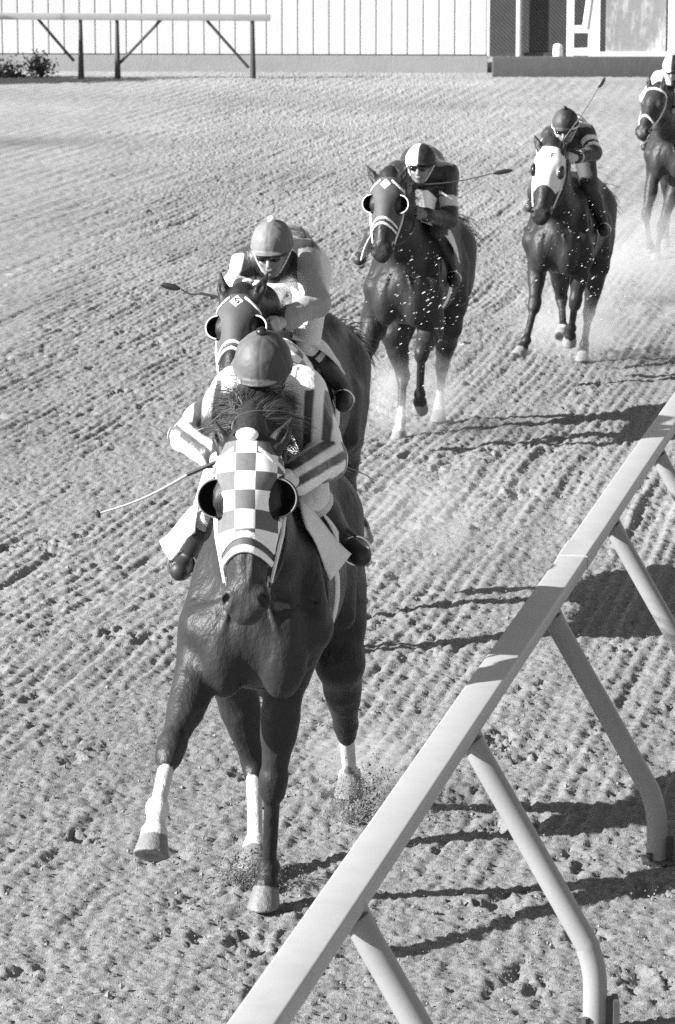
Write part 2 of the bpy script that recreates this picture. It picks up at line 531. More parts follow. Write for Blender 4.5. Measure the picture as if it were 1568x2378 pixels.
    for k, sock in S.get('socks', {}).items():
        P = legs[k]; best = np.full(len(V), 9.)
        acc = 0
        pts = [P[3], P[2], P[1], P[0]]
        par = np.zeros(len(V))
        for a, b in zip(pts[:-1], pts[1:]):
            ba = b - a; l = np.linalg.norm(ba); t = np.clip(((V - a) @ ba) / l ** 2, 0, 1)
            d = np.linalg.norm(V - a - t[:, None] * ba, axis=1); m_ = d < best
            best[m_] = d[m_]; par[m_] = acc + t[m_] * l; acc += l
        jag = par + (fbm(V, 28, 2, 5) - .5) * .05
        tone[(best < .085) & (jag < sock)] = .50 * (.8 + .4 * n1[(best < .085) & (jag < sock)])
    for k in 'ACBD':
        P = legs[k]; dn = unit(P[3] - P[2]); co = P[3] - dn * .075
        m_ = (np.linalg.norm(V - P[3], axis=1) < .14) & (((V - co) @ dn) > 0)
        tone[m_] = S.get('hoof', .20) * (.8 + .4 * n1[m_])
    Hh = (V - poll) @ R / hl
    nr = (np.abs(Hh[:, 0]) < .09) & (Hh[:, 1] > .5) & (Hh[:, 1] < .68) & (np.abs(Hh[:, 2]) < .12)
    tone[nr] *= S.get('nose', .75); tone[nr & (Hh[:, 2] < -.03)] *= S.get('chin', 1)
    for s in (1, -1):
        d = np.linalg.norm(Hh - np.array([s * .072, .572, .030]), axis=1); tone[d < .019] = .01
        d = np.linalg.norm(Hh - np.array([s * .112, .205, .022]), axis=1); tone[d < .021] = .012
    if 'blaze' in S:
        e_ = np.abs(Hh[:, 0] + .012 + .006 * np.sin(Hh[:, 1] * 19)) / (S['blaze'] * (1.25 - Hh[:, 1]))
        k_ = np.exp(-e_ ** 2) * (Hh[:, 1] > .12) * np.clip((.53 - Hh[:, 1]) / .06, 0, 1) * (Hh[:, 2] > .02)
        tone = tone * (1 - k_) + .24 * k_
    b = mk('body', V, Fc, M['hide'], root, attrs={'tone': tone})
    # ---- things cut out of the horse's own surface
    def skin_patch(name, infl, fn, m, parent=root, vx=None, thick=None, attrs=False):
        D = F.D - infl
        G = np.maximum(D, fn(*[F.ax[i].astype(np.float32).reshape([-1 if j == i else 1 for j in range(3)]) for i in range(3)]))
        v_, f_ = surface_nets(G.astype(np.float32), F.lo, F.v)
        return mk(name, v_, f_, m, parent) if len(f_) else None
    # girths: slabs of the trunk
    gy = -.30
    trunk = (F.ax[0] > -.45).reshape(-1, 1, 1)
    skin_patch('girth', .007, lambda x, y, z: np.maximum(np.abs(y - gy - (z - 1.2) * .12) - .045, -(z - .8)) + 0 * x, M['strap' if S.get('whitegirth', 1) else 'leather'])
    # head tack, on a finer grid of its own
    hv = .0055 * (1 if vox < .012 else 1.7)
    ctr = poll + R @ HS((0, .3, 0))
    pts = np.array([poll + R @ HS((sx * .16, yy, zz)) for sx in (-1, 1) for yy in (-.06, .6) for zz in (-.2, .12)])
    G = Field(pts.min(0), pts.max(0), hv); head(G, True)
    gx, gyy, gz = np.meshgrid(*[a.astype(np.float32) for a in G.ax], indexing='ij', sparse=True)
    lx, ly, lz = [q / hl for q in _loc((poll.astype(np.float32), R.astype(np.float32)), gx, gyy, gz)]
    def hpatch(name, infl, mask, m, parent=root, **kw):
        D = np.maximum(G.D - infl, mask * hl)
        v_, f_ = surface_nets(D.astype(np.float32), G.lo, G.v)
        if not len(f_): return None
        return mk(name, v_, f_, m, parent, attrs={'hv': (v_ - poll) @ R / hl})
    br = empty_child = None
    style = S['tack']
    eyes = [np.sqrt((lx - s * .118) ** 2 + ((ly - .205) * .85) ** 2 + (lz - .012) ** 2) for s in (1, -1)]
    if style in ('check', 'dark', 'white'):
        cut = np.maximum(.067 - eyes[0], .067 - eyes[1]) if style != 'white' else np.maximum(.046 - eyes[0], .046 - eyes[1])
        low = .355 if style != 'white' else .34
        arc = ly - low - 5.0 * np.abs(lx) ** 2
        mask = np.maximum(np.maximum(-ly + .012, arc), cut)
        mask = np.maximum(mask, -(lz + .17))
        hood = hpatch('hood', .010 if style == 'check' else .006, mask, M['hood_' + style])
        if style == 'white':
            hb = MB()
            for ax_ in (-.030, .030):                    # stitched letters across the brow
                def st(a, b_):
                    A_ = poll + R @ HS((a[0] + ax_, .095 + a[1], .101 - abs(a[0] + ax_) * .30)); B_ = poll + R @ HS((b_[0] + ax_, .095 + b_[1], .101 - abs(b_[0] + ax_) * .30))
                    hb.tube([A_, B_], .0048, 6)
                w_, h_ = .012, .018
                if ax_ > 0:
                    P_ = [(w_, -h_), (-w_, -h_), None, (w_, -h_), (w_, 0), None, (w_, 0), (-w_, 0), None, (-w_, 0), (-w_, h_), None, (-w_, h_), (w_, h_)]
                else:
                    P_ = [(w_, -h_), (-w_, -h_), None, (w_, -h_), (w_, h_), None, (w_, 0), (-w_ * .6, 0), None, (w_, h_), (-w_, h_), None]
                q = [p for p in P_]
                for i_ in range(len(q) - 1):
                    if q[i_] is not None and q[i_ + 1] is not None: st(q[i_], q[i_ + 1])
            hb.build('stitched_letters', mat('letter_thread', .22, .8), hood)
    if style in ('check', 'dark'):
        for s in (1, -1):
            # half cup behind and outside the eye: open to the front
            cf = Field(poll + R @ HS((s * .118, .205, .0)) - .11 * hl, poll + R @ HS((s * .118, .205, .0)) + .11 * hl, hv * .8)
            ax_ = unit(R[:, 2] * .9 + R[:, 1] * .28 + X * s * -.05)
            c_ = poll + R @ HS((s * .105, .205, .022))
            cx_, cy_, cz_ = np.meshgrid(*[a.astype(np.float32) for a in cf.ax], indexing='ij', sparse=True)
            dd = np.sqrt((cx_ - c_[0]) ** 2 + (cy_ - c_[1]) ** 2 + (cz_ - c_[2]) ** 2)
            pl = (cx_ - c_[0]) * ax_[0] + (cy_ - c_[1]) * ax_[1] + (cz_ - c_[2]) * ax_[2]
            lat = (cx_ - c_[0]) * X[0] * s + (cy_ - c_[1]) * X[1] * s + (cz_ - c_[2]) * X[2] * s
            rr = .066 * hl
            sh = np.maximum(np.abs(dd - rr) - .004, np.maximum(pl - .012, -lat - .03))
            v_, f_ = surface_nets(sh.astype(np.float32), cf.lo, cf.v)
            cup = mk('blinker_cup', v_, f_, M['cup_in'], root)
            rim = MB(); q1 = unit(np.cross(ax_, R[:, 1])); q2 = np.cross(ax_, q1)
            if q1 @ X * s < 0: q1 = -q1
            rim_r = math.sqrt(rr ** 2 - .012 ** 2)
            pp = []
            for i_ in range(29):
                a_ = -1.5 + 3.0 * i_ / 28
                pp.append(c_ + ax_ * .012 + (q1 * math.cos(a_) + q2 * math.sin(a_)) * (rim_r + .001))
            rim.tube(pp, .0026 if style == 'check' else .0036, 8).build('cup_rim', M['cup_rim' if style == 'check' else 'fleece'], cup, True)
    if style == 'white':
        for s in (1, -1):
            c_ = HS((s * .106, .205, .026))
            Q = Field(poll + R @ c_ - .08, poll + R @ c_ + .08, hv)
            Q.op(ell(c_, np.array((.034, .058, .044)) * hl, None, hf), .004)
            v_, f_ = Q.mesh(); mk('eye_cup', v_, f_, M['goggle'], root)
    band = lambda y0, w_, infl, nm, m, bend=5.0: hpatch(nm, infl, np.maximum(np.abs(ly - y0 - bend * np.abs(lx) ** 2) - w_, -(lz + .16)), m)
    if style == 'check':
        band(.345, .012, .011, 'noseband', M['fleece']); band(.394, .013, .012, 'noseband', M['fleece'])
        hpatch('nose_flap', .005, np.maximum(np.abs(ly - .370 - 5.0 * np.abs(lx) ** 2) - .020, -(lz + .10)), M['hood_dark'])
    elif style == 'dark':
        band(.330, .009, .011, 'noseband', M['fleece']); band(.372, .009, .012, 'noseband', M['fleece'])
    elif style == 'bridle':
        band(.40, .012, .012, 'noseband', M['fleece']); band(.06, .012, .012, 'browband', M['fleece'], .6)
    if style in ('check', 'dark'):
        for s in (1, -1):
            hpatch('browband', .013, np.maximum(np.abs(ly - .030 - 1.8 * np.abs(lx) ** 1.5) - .010, np.maximum(-(lz + .04), .040 - lx * s)), M['fleece'])
    if style == 'check':   # padded poll roll above the brow
        Q = Field(poll + R @ HS((0, -.0, .07)) - .1, poll + R @ HS((0, 0, .07)) + .1, hv)
        Q.op(ell(HS((0, -.005, .075)), np.array((.040, .026, .020)) * hl, None, hf), .004)
        v_, f_ = Q.mesh(); mk('poll_pad', v_, f_, M['fleece'], root)
    # number patch: a diamond on the brow
    if S.get('patch'):
        pb = []
        Zp = .098; c0 = HS((0, .075, Zp)); hw = .040
        nn = 8; vv = []; ff = []
        for i_ in range(nn + 1):
            for j_ in range(nn + 1):
                a_ = (i_ / nn - .5) * hw * 1.45; b_ = (j_ / nn - .5) * hw * 1.45
                lx_ = (a_ - b_) * .7071; ly_ = (a_ + b_) * .7071
                vv.append(poll + R @ HS((lx_, .075 + ly_, .0965 - 2.6 * lx_ ** 2 - .10 * max(0, .03 - ly_) )))
        for i_ in range(nn):
            for j_ in range(nn): q = i_ * (nn + 1) + j_; ff.append((q, q + 1, q + nn + 2, q + nn + 1))
        pt = mk('number_patch', vv, ff, M['strap'], root)
        sm = pt.modifiers.new('solid', 'SOLIDIFY'); sm.thickness = .004; sm.offset = 0
        if S['patch'] == '5':
            tb = MB(); P_ = [(-.012, -.017), (.012, -.017), (.012, -.002), (-.006, -.003), (-.012, .006), (-.006, .017), (.012, .016)]
            tb.tube([poll + R @ HS((a_, .075 + b_, .1010 - 2.6 * a_ ** 2 - .10 * max(0, .03 - b_))) for a_, b_ in P_], .0032, 6).build('numeral', M['black'], pt)
    # bit rings, cheek straps and the loose ends under the jaw
    for s in (1, -1):
        rg = MB(); c_ = HS((s * .066, .50, -.035)); n_ = 16
        rg.tube([poll + R @ (c_ + HS((s * .004, math.cos(2 * math.pi * i_ / n_) * .03, math.sin(2 * math.pi * i_ / n_) * .03))) for i_ in range(n_ + 1)], .004, 6)
        rg.build('bit_ring', M['metal'], root, True)
        ck = MB(); pts_ = [HS((s * .106, .06, -.05)), HS((s * .124, .20, -.055)), HS((s * .114, .32, -.05)), HS((s * .094, .42, -.04)), HS((s * .080, .49, -.035))]
        ck.tube([poll + R @ p for p in pts_], [.007, .008, .008, .007, .006], 6)
        ck.build('cheek_strap', M['strap'] if S.get('whitebridle', 1) else M['leather'], root, True)
    # saddle cloth
    def cloth():
        ni, nj = 26, 18; vv = []; ff = []
        for s in (1, -1):
            fl = S.get('flare', (.1, .06))[0 if s > 0 else 1]
            b0 = len(vv)
            for i_ in range(ni):
                for j_ in range(nj):
                    u = i_ / (ni - 1); t = j_ / (nj - 1)
                    y = S.get('cfront', .06) - S.get('clen', .42) * t - .12 * u * (1 - t)
                    a_ = u * S.get('cdrop', 1.35)
                    x = .06 + .245 * math.sin(a_) ** .9; z = 1.20 + .42 * math.cos(a_ * .92)
                    front = (1 - t) ** 1.5
                    x += fl * u ** 1.5 * (.10 + 1.0 * front ** 1.5) + .012 * math.sin(7 * t + 3 * u) * u
                    lip = max(0, 1 - t / .22); z -= S.get('lip', .03) * lip * u; x += (.05 if fl < .1 and 'lip' in S else 0) * lip * u; y += .03 * lip * u; z += .02 * u * math.sin(5 * t)
                    vv.append((s * (x - .06 * (1 - u) ** 4), y, z))
            for i_ in range(ni - 1):
                for j_ in range(nj - 1):
                    q = b0 + i_ * nj + j_; f_ = (q, q + 1, q + nj + 1, q + nj); ff.append(f_ if s > 0 else f_[::-1])
        for pan in S.get('panels', []):
            Pq = [fr(p) for p in pan]; b0 = len(vv); n_ = 9
            for i_ in range(n_):
                for j_ in range(n_):
                    u, t = i_ / (n_ - 1), j_ / (n_ - 1)
                    p = lerp(lerp(Pq[0], Pq[1], u), lerp(Pq[3], Pq[2], u), t) + np.array([0, .022 * math.sin(math.pi * t) + .012 * math.sin(5 * u + 2 * t), .010 * math.sin(6 * u)])
                    vv.append(tuple(p))
            for i_ in range(n_ - 1):
                for j_ in range(n_ - 1): q = b0 + i_ * n_ + j_; ff.append((q, q + 1, q + n_ + 1, q + n_))
        o = mk('saddle_cloth', vv, ff, M['cloth'], root); m_ = o.modifiers.new('solid', 'SOLIDIFY'); m_.thickness = .008
        return o
    if S.get('cloth', 1): cloth()
    Q = Field((-.24, -.62, 1.4), (.24, .02, 1.72), .011)
    Q.op(cone((0, -.08, 1.60), (0, -.5, 1.58), .05, .07), .03)
    for s in (1, -1): Q.op(cone((s * .06, -.22, 1.60), (s * .19, -.18, 1.42), .035, .02), .04)
    Q.op(ell((0, -.52, 1.60), (.13, .07, .04)), .03)
    v_, f_ = Q.mesh(); mk('saddle', v_, f_, M['leather'], root)
    # mane and forelock
    hair = MB(); nh = S.get('hair', 1500); rr = random.Random(S['seed'])
    cA = np.array([0, -.10, 1.62]); cB = poll + R @ HS((0, -.02, .055))
    nm2 = nm + np.array([0, 0, .105])
    for lk in range(nh // 45):
        t = rr.random() ** .8; c0 = (lerp(cA, nm2, t / .55) if t < .55 else lerp(nm2, cB, (t - .55) / .45)) - (0, 0, .012)
        sd = (1 if rr.random() < S.get('mane_split', .5) else -1); L0 = S.get('hairlen', 1) * rr.uniform(.10, .21) * (1.1 if t > .6 else 1)
        d0 = unit([sd * (rr.uniform(.0, .55) if t < .80 else rr.uniform(.0, .30)), rr.uniform(-1.1, -.35), rr.uniform(.0, .35) + S.get('hairlift', 0) * rr.random() ** 2])
        crl = np.array([rr.gauss(0, .20), 0, rr.gauss(-.16, .12)]); ph = rr.uniform(0, 6)
        for q_ in range(45):
            off = np.array([rr.gauss(0, .020), rr.gauss(0, .020), 0]); c = c0 + off; c[2] -= abs(c[0]) * .5
            L_ = L0 * rr.uniform(.6, 1.12); d = unit(d0 + np.array([rr.gauss(0, .07), rr.gauss(0, .07), rr.gauss(0, .06)])); pts_ = [c]
            for k_ in range(7):
                pts_.append(pts_[-1] + d * L_ / 7 - off * .09); d = unit(d + crl * (1 + .8 * math.sin(ph + k_)) + np.array([rr.gauss(0, .05), rr.gauss(-.03, .04), -.04]))
            hair.strip(pts_, unit([rr.uniform(-.4, .4), rr.uniform(-1, 1), rr.uniform(-.3, .3)]), [.0024, .0027, .0026, .0024, .0020, .0015, .001, .0004])
    hair.build('mane', M[S.get('hairmat', 'hair')], root)
    tl = MB(); tb = np.array([0, -1.40, 1.40])
    for i_ in range(500):
        d = unit([rr.gauss(0, .10), -1, rr.gauss(.12, .12)]); c = tb + np.array([rr.gauss(0, .02), 0, rr.gauss(0, .02)]); pts_ = [c]
        L_ = rr.uniform(.45, .8)
        for k_ in range(6): pts_.append(pts_[-1] + d * L_ / 6); d = unit(d + np.array([rr.gauss(0, .07), 0, -.16 + rr.gauss(0, .05)]))
        tl.strip(pts_, unit([rr.uniform(-1, 1), 0, rr.uniform(-1, 1)]), [.004, .005, .005, .004, .003, .002, .0005])
    tl.build('tail', M[S.get('hairmat', 'hair')], root)
    print('horse %.1fs %d verts, leg lengths' % (time.time() - T0, len(V)), [[round(float(np.linalg.norm(a - b)), 2) for a, b in zip(v[:-1], v[1:])] for v in legs.values()], 'head', round(hl, 2), np.round(poll, 2), np.round(nose, 2))
    S['_'] = dict(fr=fr, poll=poll, R=R, hl=hl, root=root, HS=HS)
    return fr, root

# ------------------------------------------------------------------ jockey
def jockey(S, J):
    fr = S['_']['fr']; T0 = time.time()
    root = empty('person', fr.o * np.array([1, 1, 0]), fr.rot)
    # stands at the saddle: put the origin there
    tag(root, J['label'], 'jockey', 'jockeys crouched on the racehorses')
    dft = dict(head=[0, .30, 2.07], sL=[.15, .06, 1.97], sR=[-.15, .06, 1.97], eL=[.27, .22, 1.76], eR=[-.27, .22, 1.74],
               hL=[.09, .46, 1.66], hR=[-.09, .46, 1.64], pel=[0, -.50, 1.93], kL=[.215, -.10, 1.56], kR=[-.215, -.10, 1.56],
               aL=[.30, -.32, 1.24], aR=[-.30, -.32, 1.24])
    P = {k: fr(J.get(k, v)) for k, v in dft.items()}
    for s in 'LR':                                        # keep the bones at human length
        a = P['s' + s]; e = P['e' + s]; h = P['h' + s]
        le, lf = np.linalg.norm(e - a), np.linalg.norm(h - e)
        J.setdefault('_l', []).append((round(float(le), 2), round(float(lf), 2)))
    vox = J.get('vox', .0065)
    pts = np.array(list(P.values())); lo = pts.min(0) - .26; hi = pts.max(0) + .24
    pit = math.radians(J.get('pitch', 40)); tw = J.get('turn', 0)
    Yf = unit([math.sin(math.radians(tw)) * math.cos(pit), math.cos(pit) * math.cos(math.radians(tw)), -math.sin(pit)])
    Xf = unit(np.array([1, 0, J.get('tilt', 0)]) - Yf * (np.array([1, 0, J.get('tilt', 0)]) @ Yf)); Zf = np.cross(Xf, Yf)
    Rf = np.stack([Xf, Yf, Zf], 1); hf = (P['head'], Rf)
    ch = (P['sL'] + P['sR']) / 2; neck = lerp(ch, P['head'], .45)
    feet = {}
    for s, sg in (('L', 1), ('R', -1)):
        feet[s] = fr(J['t' + s]) if 't' + s in J else P['a' + s] + np.array([sg * .03, .17, -.05])
    def torso(F, g, k=.05):
        F.op(cone(P['pel'], lerp(P['pel'], ch, .5) + (0, 0, .05), .135 * g, .125 * g, (1.1, 1, 1)), k)
        F.op(cone(lerp(P['pel'], ch, .45) + (0, 0, .05), ch + (0, -.03, .0), .13 * g, .125 * g, (1.15, 1, 1)), k)
        F.op(cone(P['sL'], P['sR'], .075 * g, .075 * g), k)
    def arm(F, s, g, end=1.0, k=.025):
        a, e, h = P['s' + s], P['e' + s], P['h' + s]; h2 = lerp(e, h, end)
        if end < .95: g = g * (J.get('puff', 1.0) if s == 'R' else J.get('puffL', 1.0))
        F.op(cone(a, e, .066 * g, .050 * g), k); F.op(cone(e, h2, .050 * g, .036 * g if end > .95 else .046 * g), k)
    def leg(F, s, g, a0=0, a1=1, k=.03):
        sg = 1 if s == 'L' else -1
        hip = P['pel'] + np.array([sg * .09, .0, -.03]); kn = P['k' + s]
        F.op(cone(hip, kn, .10 * g, .068 * g), k)
    def shin(F, s, g, k=.02, t0=0.0):
        kn, an = P['k' + s], P['a' + s]; st = lerp(kn, an, t0)
        F.op(cone(st, lerp(kn, an, .4), .058 * g, .056 * g), k); F.op(cone(lerp(kn, an, .35), an, .056 * g, .036 * g), k)
    def foot(F, s, g, k=.02):
        an, to = P['a' + s], feet[s]; heel = an + unit(an - to) * .05 + (0, 0, -.05)
        F.op(cone(an + (0, 0, -.02), heel, .036 * g, .032 * g), k); F.op(cone(heel, to, .034 * g, .033 * g), k)
        F.op(cone(lerp(an, to, .4), to, .036 * g, .034 * g), k)
    # body
    F = Field(lo, hi, vox)
    torso(F, .88)
    F.op(cone(ch, P['head'] + Rf @ np.array([0, -.03, -.06]), .062, .055), .03)
    for s in 'LR': arm(F, s, .80); leg(F, s, .86); shin(F, s, .85); foot(F, s, .85)
    h = lambda p, k=.015, sub=False: F.op(p, k, sub)
    e = lambda c, r, rot=None: ell(c, r, rot, hf)
    h(e((0, -.015, .025), (.077, .097, .088)), .02); h(e((0, .028, -.045), (.060, .066, .082)), .03)
    h(e((0, .052, -.105), (.036, .034, .022)), .02)
    h(cone((0, .092, -.012), (0, .112, -.048), .010, .0135, None, hf), .012)
    h(e((0, .088, -.078), (.024, .014, .009)), .006); h(e((0, .088, .008), (.045, .012, .008)), .01)
    for s in (1, -1):
        h(e((s * .030, .094, -.012), (.017, .012, .011)), .01, True)
        h(e((s * .074, -.005, -.022), (.012, .020, .030)), .008); h(e((s * .040, .070, -.045), (.018, .016, .014)), .015)
    h(cone((-.018, .100, -.078), (.018, .100, -.078), .0025, .0025, None, hf), .004, True)
    # hands: palm, four unequal curled fingers, thumb
    grips = {}
    for s, sg in (('L', 1), ('R', -1)):
        E_, H_ = P['e' + s], P['h' + s]; d = unit(H_ - E_)
        dn = unit(np.array([0, .25, -1]) - d * (np.array([0, .25, -1]) @ d)); lat = np.cross(d, dn)
        if lat[0] * sg < 0: lat = -lat
        pc = H_ + d * .045
        F.op(cone(H_, pc, .027, .026), .015)
        F.op(cone(pc - dn * .028, pc + dn * .028, .021, .019), .01)   # palm, knuckle row from thumb side to little finger
        lens = (.9, 1.0, .95, .78)
        ax0 = pc + d * .035 - lat * .030
        for q in range(4):
            o = dn * (-.030 + .020 * q); L_ = lens[q]
            a0 = pc + d * .022 + o; a1 = a0 + (d * .028 + lat * .012) * L_; a2 = a1 + (d * .006 - lat * .030) * L_; a3 = a2 + (-d * .024 - lat * .006) * L_
            F.op(cone(a0, a1, .0095, .0088), .005); F.op(cone(a1, a2, .0088, .0082), .004); F.op(cone(a2, a3, .0082, .0072), .003)
        t0 = pc - dn * .030 - d * .01; t1 = t0 + d * .030 - dn * .014 - lat * .012; t2 = t1 + d * .024 - lat * .016 + dn * .006
        F.op(cone(t0, t1, .0115, .010), .008); F.op(cone(t1, t2, .010, .008), .004)
        grips[s] = (pc + d * .030 - lat * .018, dn, d, lat)
    V, Fc = F.mesh()
    tone = np.full(len(V), J.get('skin', .30)); Hh = (V - P['head']) @ Rf
    for s in (1, -1): tone[np.linalg.norm(Hh - np.array([s * .030, .088, -.012]), axis=1) < .011] = .03
    tone[(np.abs(Hh[:, 0]) < .03) & (Hh[:, 1] > .07) & (np.abs(Hh[:, 2] + .078) < .008)] *= .6
    for s in 'LR':
        if J.get('gloves'): tone[np.linalg.norm(V - P['h' + s] - .03, axis=1) < .075] = J['gloves']
    mk('body', V, Fc, M['skin'], root, attrs={'tone': tone})
    def segdist(V, a, b):
        ba = b - a; t = np.clip((V - a) @ ba / (ba @ ba), 0, 1); return np.linalg.norm(V - a - t[:, None] * ba, axis=1), t
    # shirt
    F = Field(lo, hi, vox)
    torso(F, 1.02)
    F.op(cone(ch + (0, .02, .02), lerp(ch, P['head'], .35), .075, .066), .03)
    for s in 'LR': arm(F, s, 1.14, .86)
    V, Fc = F.mesh()
    # folds: real displacement of the cloth
    tone = J['silk'](V, P, segdist, ch)
    nz = (fbm(V * np.array([1, 1, .55]), 13, 3, 9) - .5) * .024
    fc = V[Fc]; nr = np.cross(fc[:, 2] - fc[:, 0], fc[:, 3] - fc[:, 1]); nv = np.zeros_like(V)
    for q in range(4): np.add.at(nv, Fc[:, q], nr)
    nv /= np.linalg.norm(nv, axis=1)[:, None] + 1e-9
    V = V + nv * nz[:, None]
    mk('shirt', V, Fc, M['silk'], root, attrs={'tone': tone})
    # cuffs
    for s in 'LR':
        cb = MB(); a = lerp(P['e' + s], P['h' + s], .80); b = lerp(P['e' + s], P['h' + s], .92)
        cb.tube([a, lerp(a, b, .5), b], [.0525, .047, .041], 20).build('cuff', J.get('cuffmat', M['boot_top']), root, True)
    # breeches and boots
    F = Field(lo, hi, vox * 1.2)
    F.op(cone(P['pel'] + (0, -.02, 0), P['pel'] + (0, .1, .0), .142, .130, (1.12, 1, 1)), .04)
    for s in 'LR': leg(F, s, 1.02); shin(F, s, 1.0, .02); 
    for s in 'LR':
        kn, an = P['k' + s], P['a' + s]; d = unit(an - kn)
        cut = lerp(kn, an, .42)
        gx = [q.astype(np.float32) for q in np.meshgrid(*F.ax, indexing='ij', sparse=True)]
        pl = (gx[0] - cut[0]) * d[0] + (gx[1] - cut[1]) * d[1] + (gx[2] - cut[2]) * d[2]
        near = (gx[0] * (1 if s == 'L' else -1)) > 0
        F.D = np.where(near, np.maximum(F.D, pl), F.D).astype(np.float32)
    V, Fc = F.mesh()
    mk('breeches', V, Fc, M['breech'], root, attrs={'tone': np.full(len(V), J.get('breech', .7))})
    for s in 'LR':
        kn, an = P['k' + s], P['a' + s]; bt0 = J.get('boot0', .30)
        F = Field(np.minimum(np.minimum(kn, an), feet[s]) - .14, np.maximum(np.maximum(kn, an), feet[s]) + .12, vox)
        shin(F, s, 1.12, .02, bt0); foot(F, s, 1.05)
        heel = an + unit(an - feet[s]) * .05 + (0, 0, -.085)
        F.op(cone(heel, heel + (0, 0, .01), .026, .028), .01)
        V, Fc = F.mesh(); bo = mk('boot', V, Fc, J.get('bootmat', M['boot']), root)
        if J.get('boot_top', 1):
            c0 = lerp(kn, an, bt0 + .03); c1 = lerp(kn, an, bt0 + .13)
            MB().tube([c0, lerp(c0, c1, .5), c1], [.0685, .0675, .066], 24).build('boot_cuff', M['boot_top'], bo, True)
        # stirrup iron
        st = MB(); fc_ = lerp(an, feet[s], .75)
        st.tube([fc_ + np.array([math.cos(a_) * .055, 0, math.sin(a_) * .055 + .005]) for a_ in np.linspace(0, 2 * math.pi, 20)], .005, 6)
        st.build('stirrup', M['metal'], S['_']['root'], True)
        lt = MB(); top = np.array([.16 * (1 if s == 'L' else -1), -.2, 1.54])
        lt.tube([top, fc_ + (0, 0, .06)], .008, 6).build('stirrup_leather', M['leather'], S['_']['root'])
    # cap
    F = Field(P['head'] - .18, P['head'] + .18, vox * .8)
    e = lambda c, r, rot=None: ell(c, r, rot, hf)
    cap = e((0, -.015, .030), (.104, .122, .112))
    cutp = P['head'] + Rf @ np.array([0, 0, -.004]); F.op(inter(cap, cutp, Rf @ np.array([0, .10, -1])), .004)
    F.op(inter(e((0, .088, .012), (.072, .052, .010), 12), P['head'] + Rf @ np.array([0, .05, 0]), -Rf[:, 1]), .008)
    F.op(cone((0, -.11, .03), (0, -.118, .02), .02, .02, None, hf), .02)
    ring = e((0, -.013, .016), (.1085, .1265, .022)); F.op(ring, .006)
    V, Fc = F.mesh(); Hh = (V - P['head']) @ Rf
    nd = unit_rows(V - P['head'] - Rf @ np.array([0, -.015, .02])); an_ = np.arctan2(Hh[:, 0], Hh[:, 1] + .015)
    gr = np.zeros(len(V)); top = Hh[:, 2] > .025
    for k6 in range(6): dd_ = np.abs((an_ - math.pi * k6 / 3 + math.pi) % (2 * math.pi) - math.pi) * np.hypot(Hh[:, 0], Hh[:, 1]); gr += np.exp(-(dd_ / .005) ** 2)
    V = V + nd * (((fbm(V, 22, 3, 4) - .5) * .009) - .0022 * np.clip(gr, 0, 1) * top)[:, None]
    co = mk('cap', V, Fc, M['cap'], root, attrs={'tone': J['captone'](Hh)})
    bt = Field(P['head'] - .18, P['head'] + .19, vox * .8)
    bt.op(ell((0, -.03, .147), (.021, .021, .016), None, hf), .004)
    if J.get('button') is not None:
        V, Fc = bt.mesh(); mk('cap_button', V, Fc, J['button'], co)
    # cap tapes / chin strap
    for sg in (1, -1):
        cs = MB(); cs.tube([P['head'] + Rf @ np.array(q) for q in ((sg * .098, .0, .0), (sg * .075, .03, -.05), (sg * .045, .05, -.10), (0, .05, -.128))], .0045, 6)
        cs.build('chin_strap', J.get('strapmat', M['strap']), co, True)
    if J.get('band'):
        cb = MB(); cb.tube([P['head'] + Rf @ np.array([math.cos(a_) * .1045, math.sin(a_) * .1225 - .015, .006 + .010 * math.sin(a_)]) for a_ in np.linspace(0, 2 * math.pi, 40)], .0075, 8)
        cb.build('cap_band', M['strap'], co, True)
    if J.get('goggles', 1):
        G = Field(P['head'] - .16, P['head'] + .16, vox * .8)
        for sg in (1, -1): G.op(e((sg * .031, .090, -.010), (.032, .018, .020)), .012)
        V, Fc = G.mesh(); go = mk('goggles', V, Fc, M['goggle'], root)
        cs = MB(); cs.tube([P['head'] + Rf @ np.array([math.cos(a_) * .083, math.sin(a_) * .1, -.008]) for a_ in np.linspace(-.1, math.pi + .1, 20)], .006, 6)
        cs.build('goggle_strap', M['black'], go, True)
    # reins: from the bit to both hands, belong to the bridle
    HS, pl, R = S['_']['HS'], S['_']['poll'], S['_']['R']
    for s, sg in (('L', 1), ('R', -1)):
        a = pl + R @ HS((sg * .07, .50, -.045)); b = grips[s][0]
        m1 = lerp(a, b, .35) + np.array([sg * .05, -.03, -.06]); m2 = lerp(a, b, .7) + np.array([sg * .045, 0, -.04])
        rb = MB(); pp = []
        for t in np.linspace(0, 1, 14):
            pp.append((1 - t) ** 3 * a + 3 * (1 - t) ** 2 * t * m1 + 3 * (1 - t) * t * t * m2 + t ** 3 * b)
        rb.tube(pp, .0065, 6).build('rein', M['leather'], S['_']['root'], True)
    # whip
    if 'whip' in J:
        wh = J['whip']; g = grips[wh['hand']][0]; tip = fr(wh['tip'])
        if 'base' in wh: g = fr(wh['base'])
        # the handle passes through the closed fingers
        g = np.array(g); d = unit(tip - g); L_ = float(np.linalg.norm(tip - g)); g0 = g - d * .06
        wr = empty('riding_whip', tuple(fr.o * [1, 1, 0]), fr.rot)
        tag(wr, wh['label'], 'whip', 'whips held by the jockeys')
        bend = np.array([0, 0, -.015])
        MB().tube([g0, g + d * .12], [.008, .007], 8).build('handle', M['leather'], wr, True)
        fl0 = L_ - wh.get('flap', .10)
        pts_ = [g + d * .12 + (d * (fl0 - .12)) * t + bend * math.sin(math.pi * t) for t in np.linspace(0, 1, 8)]
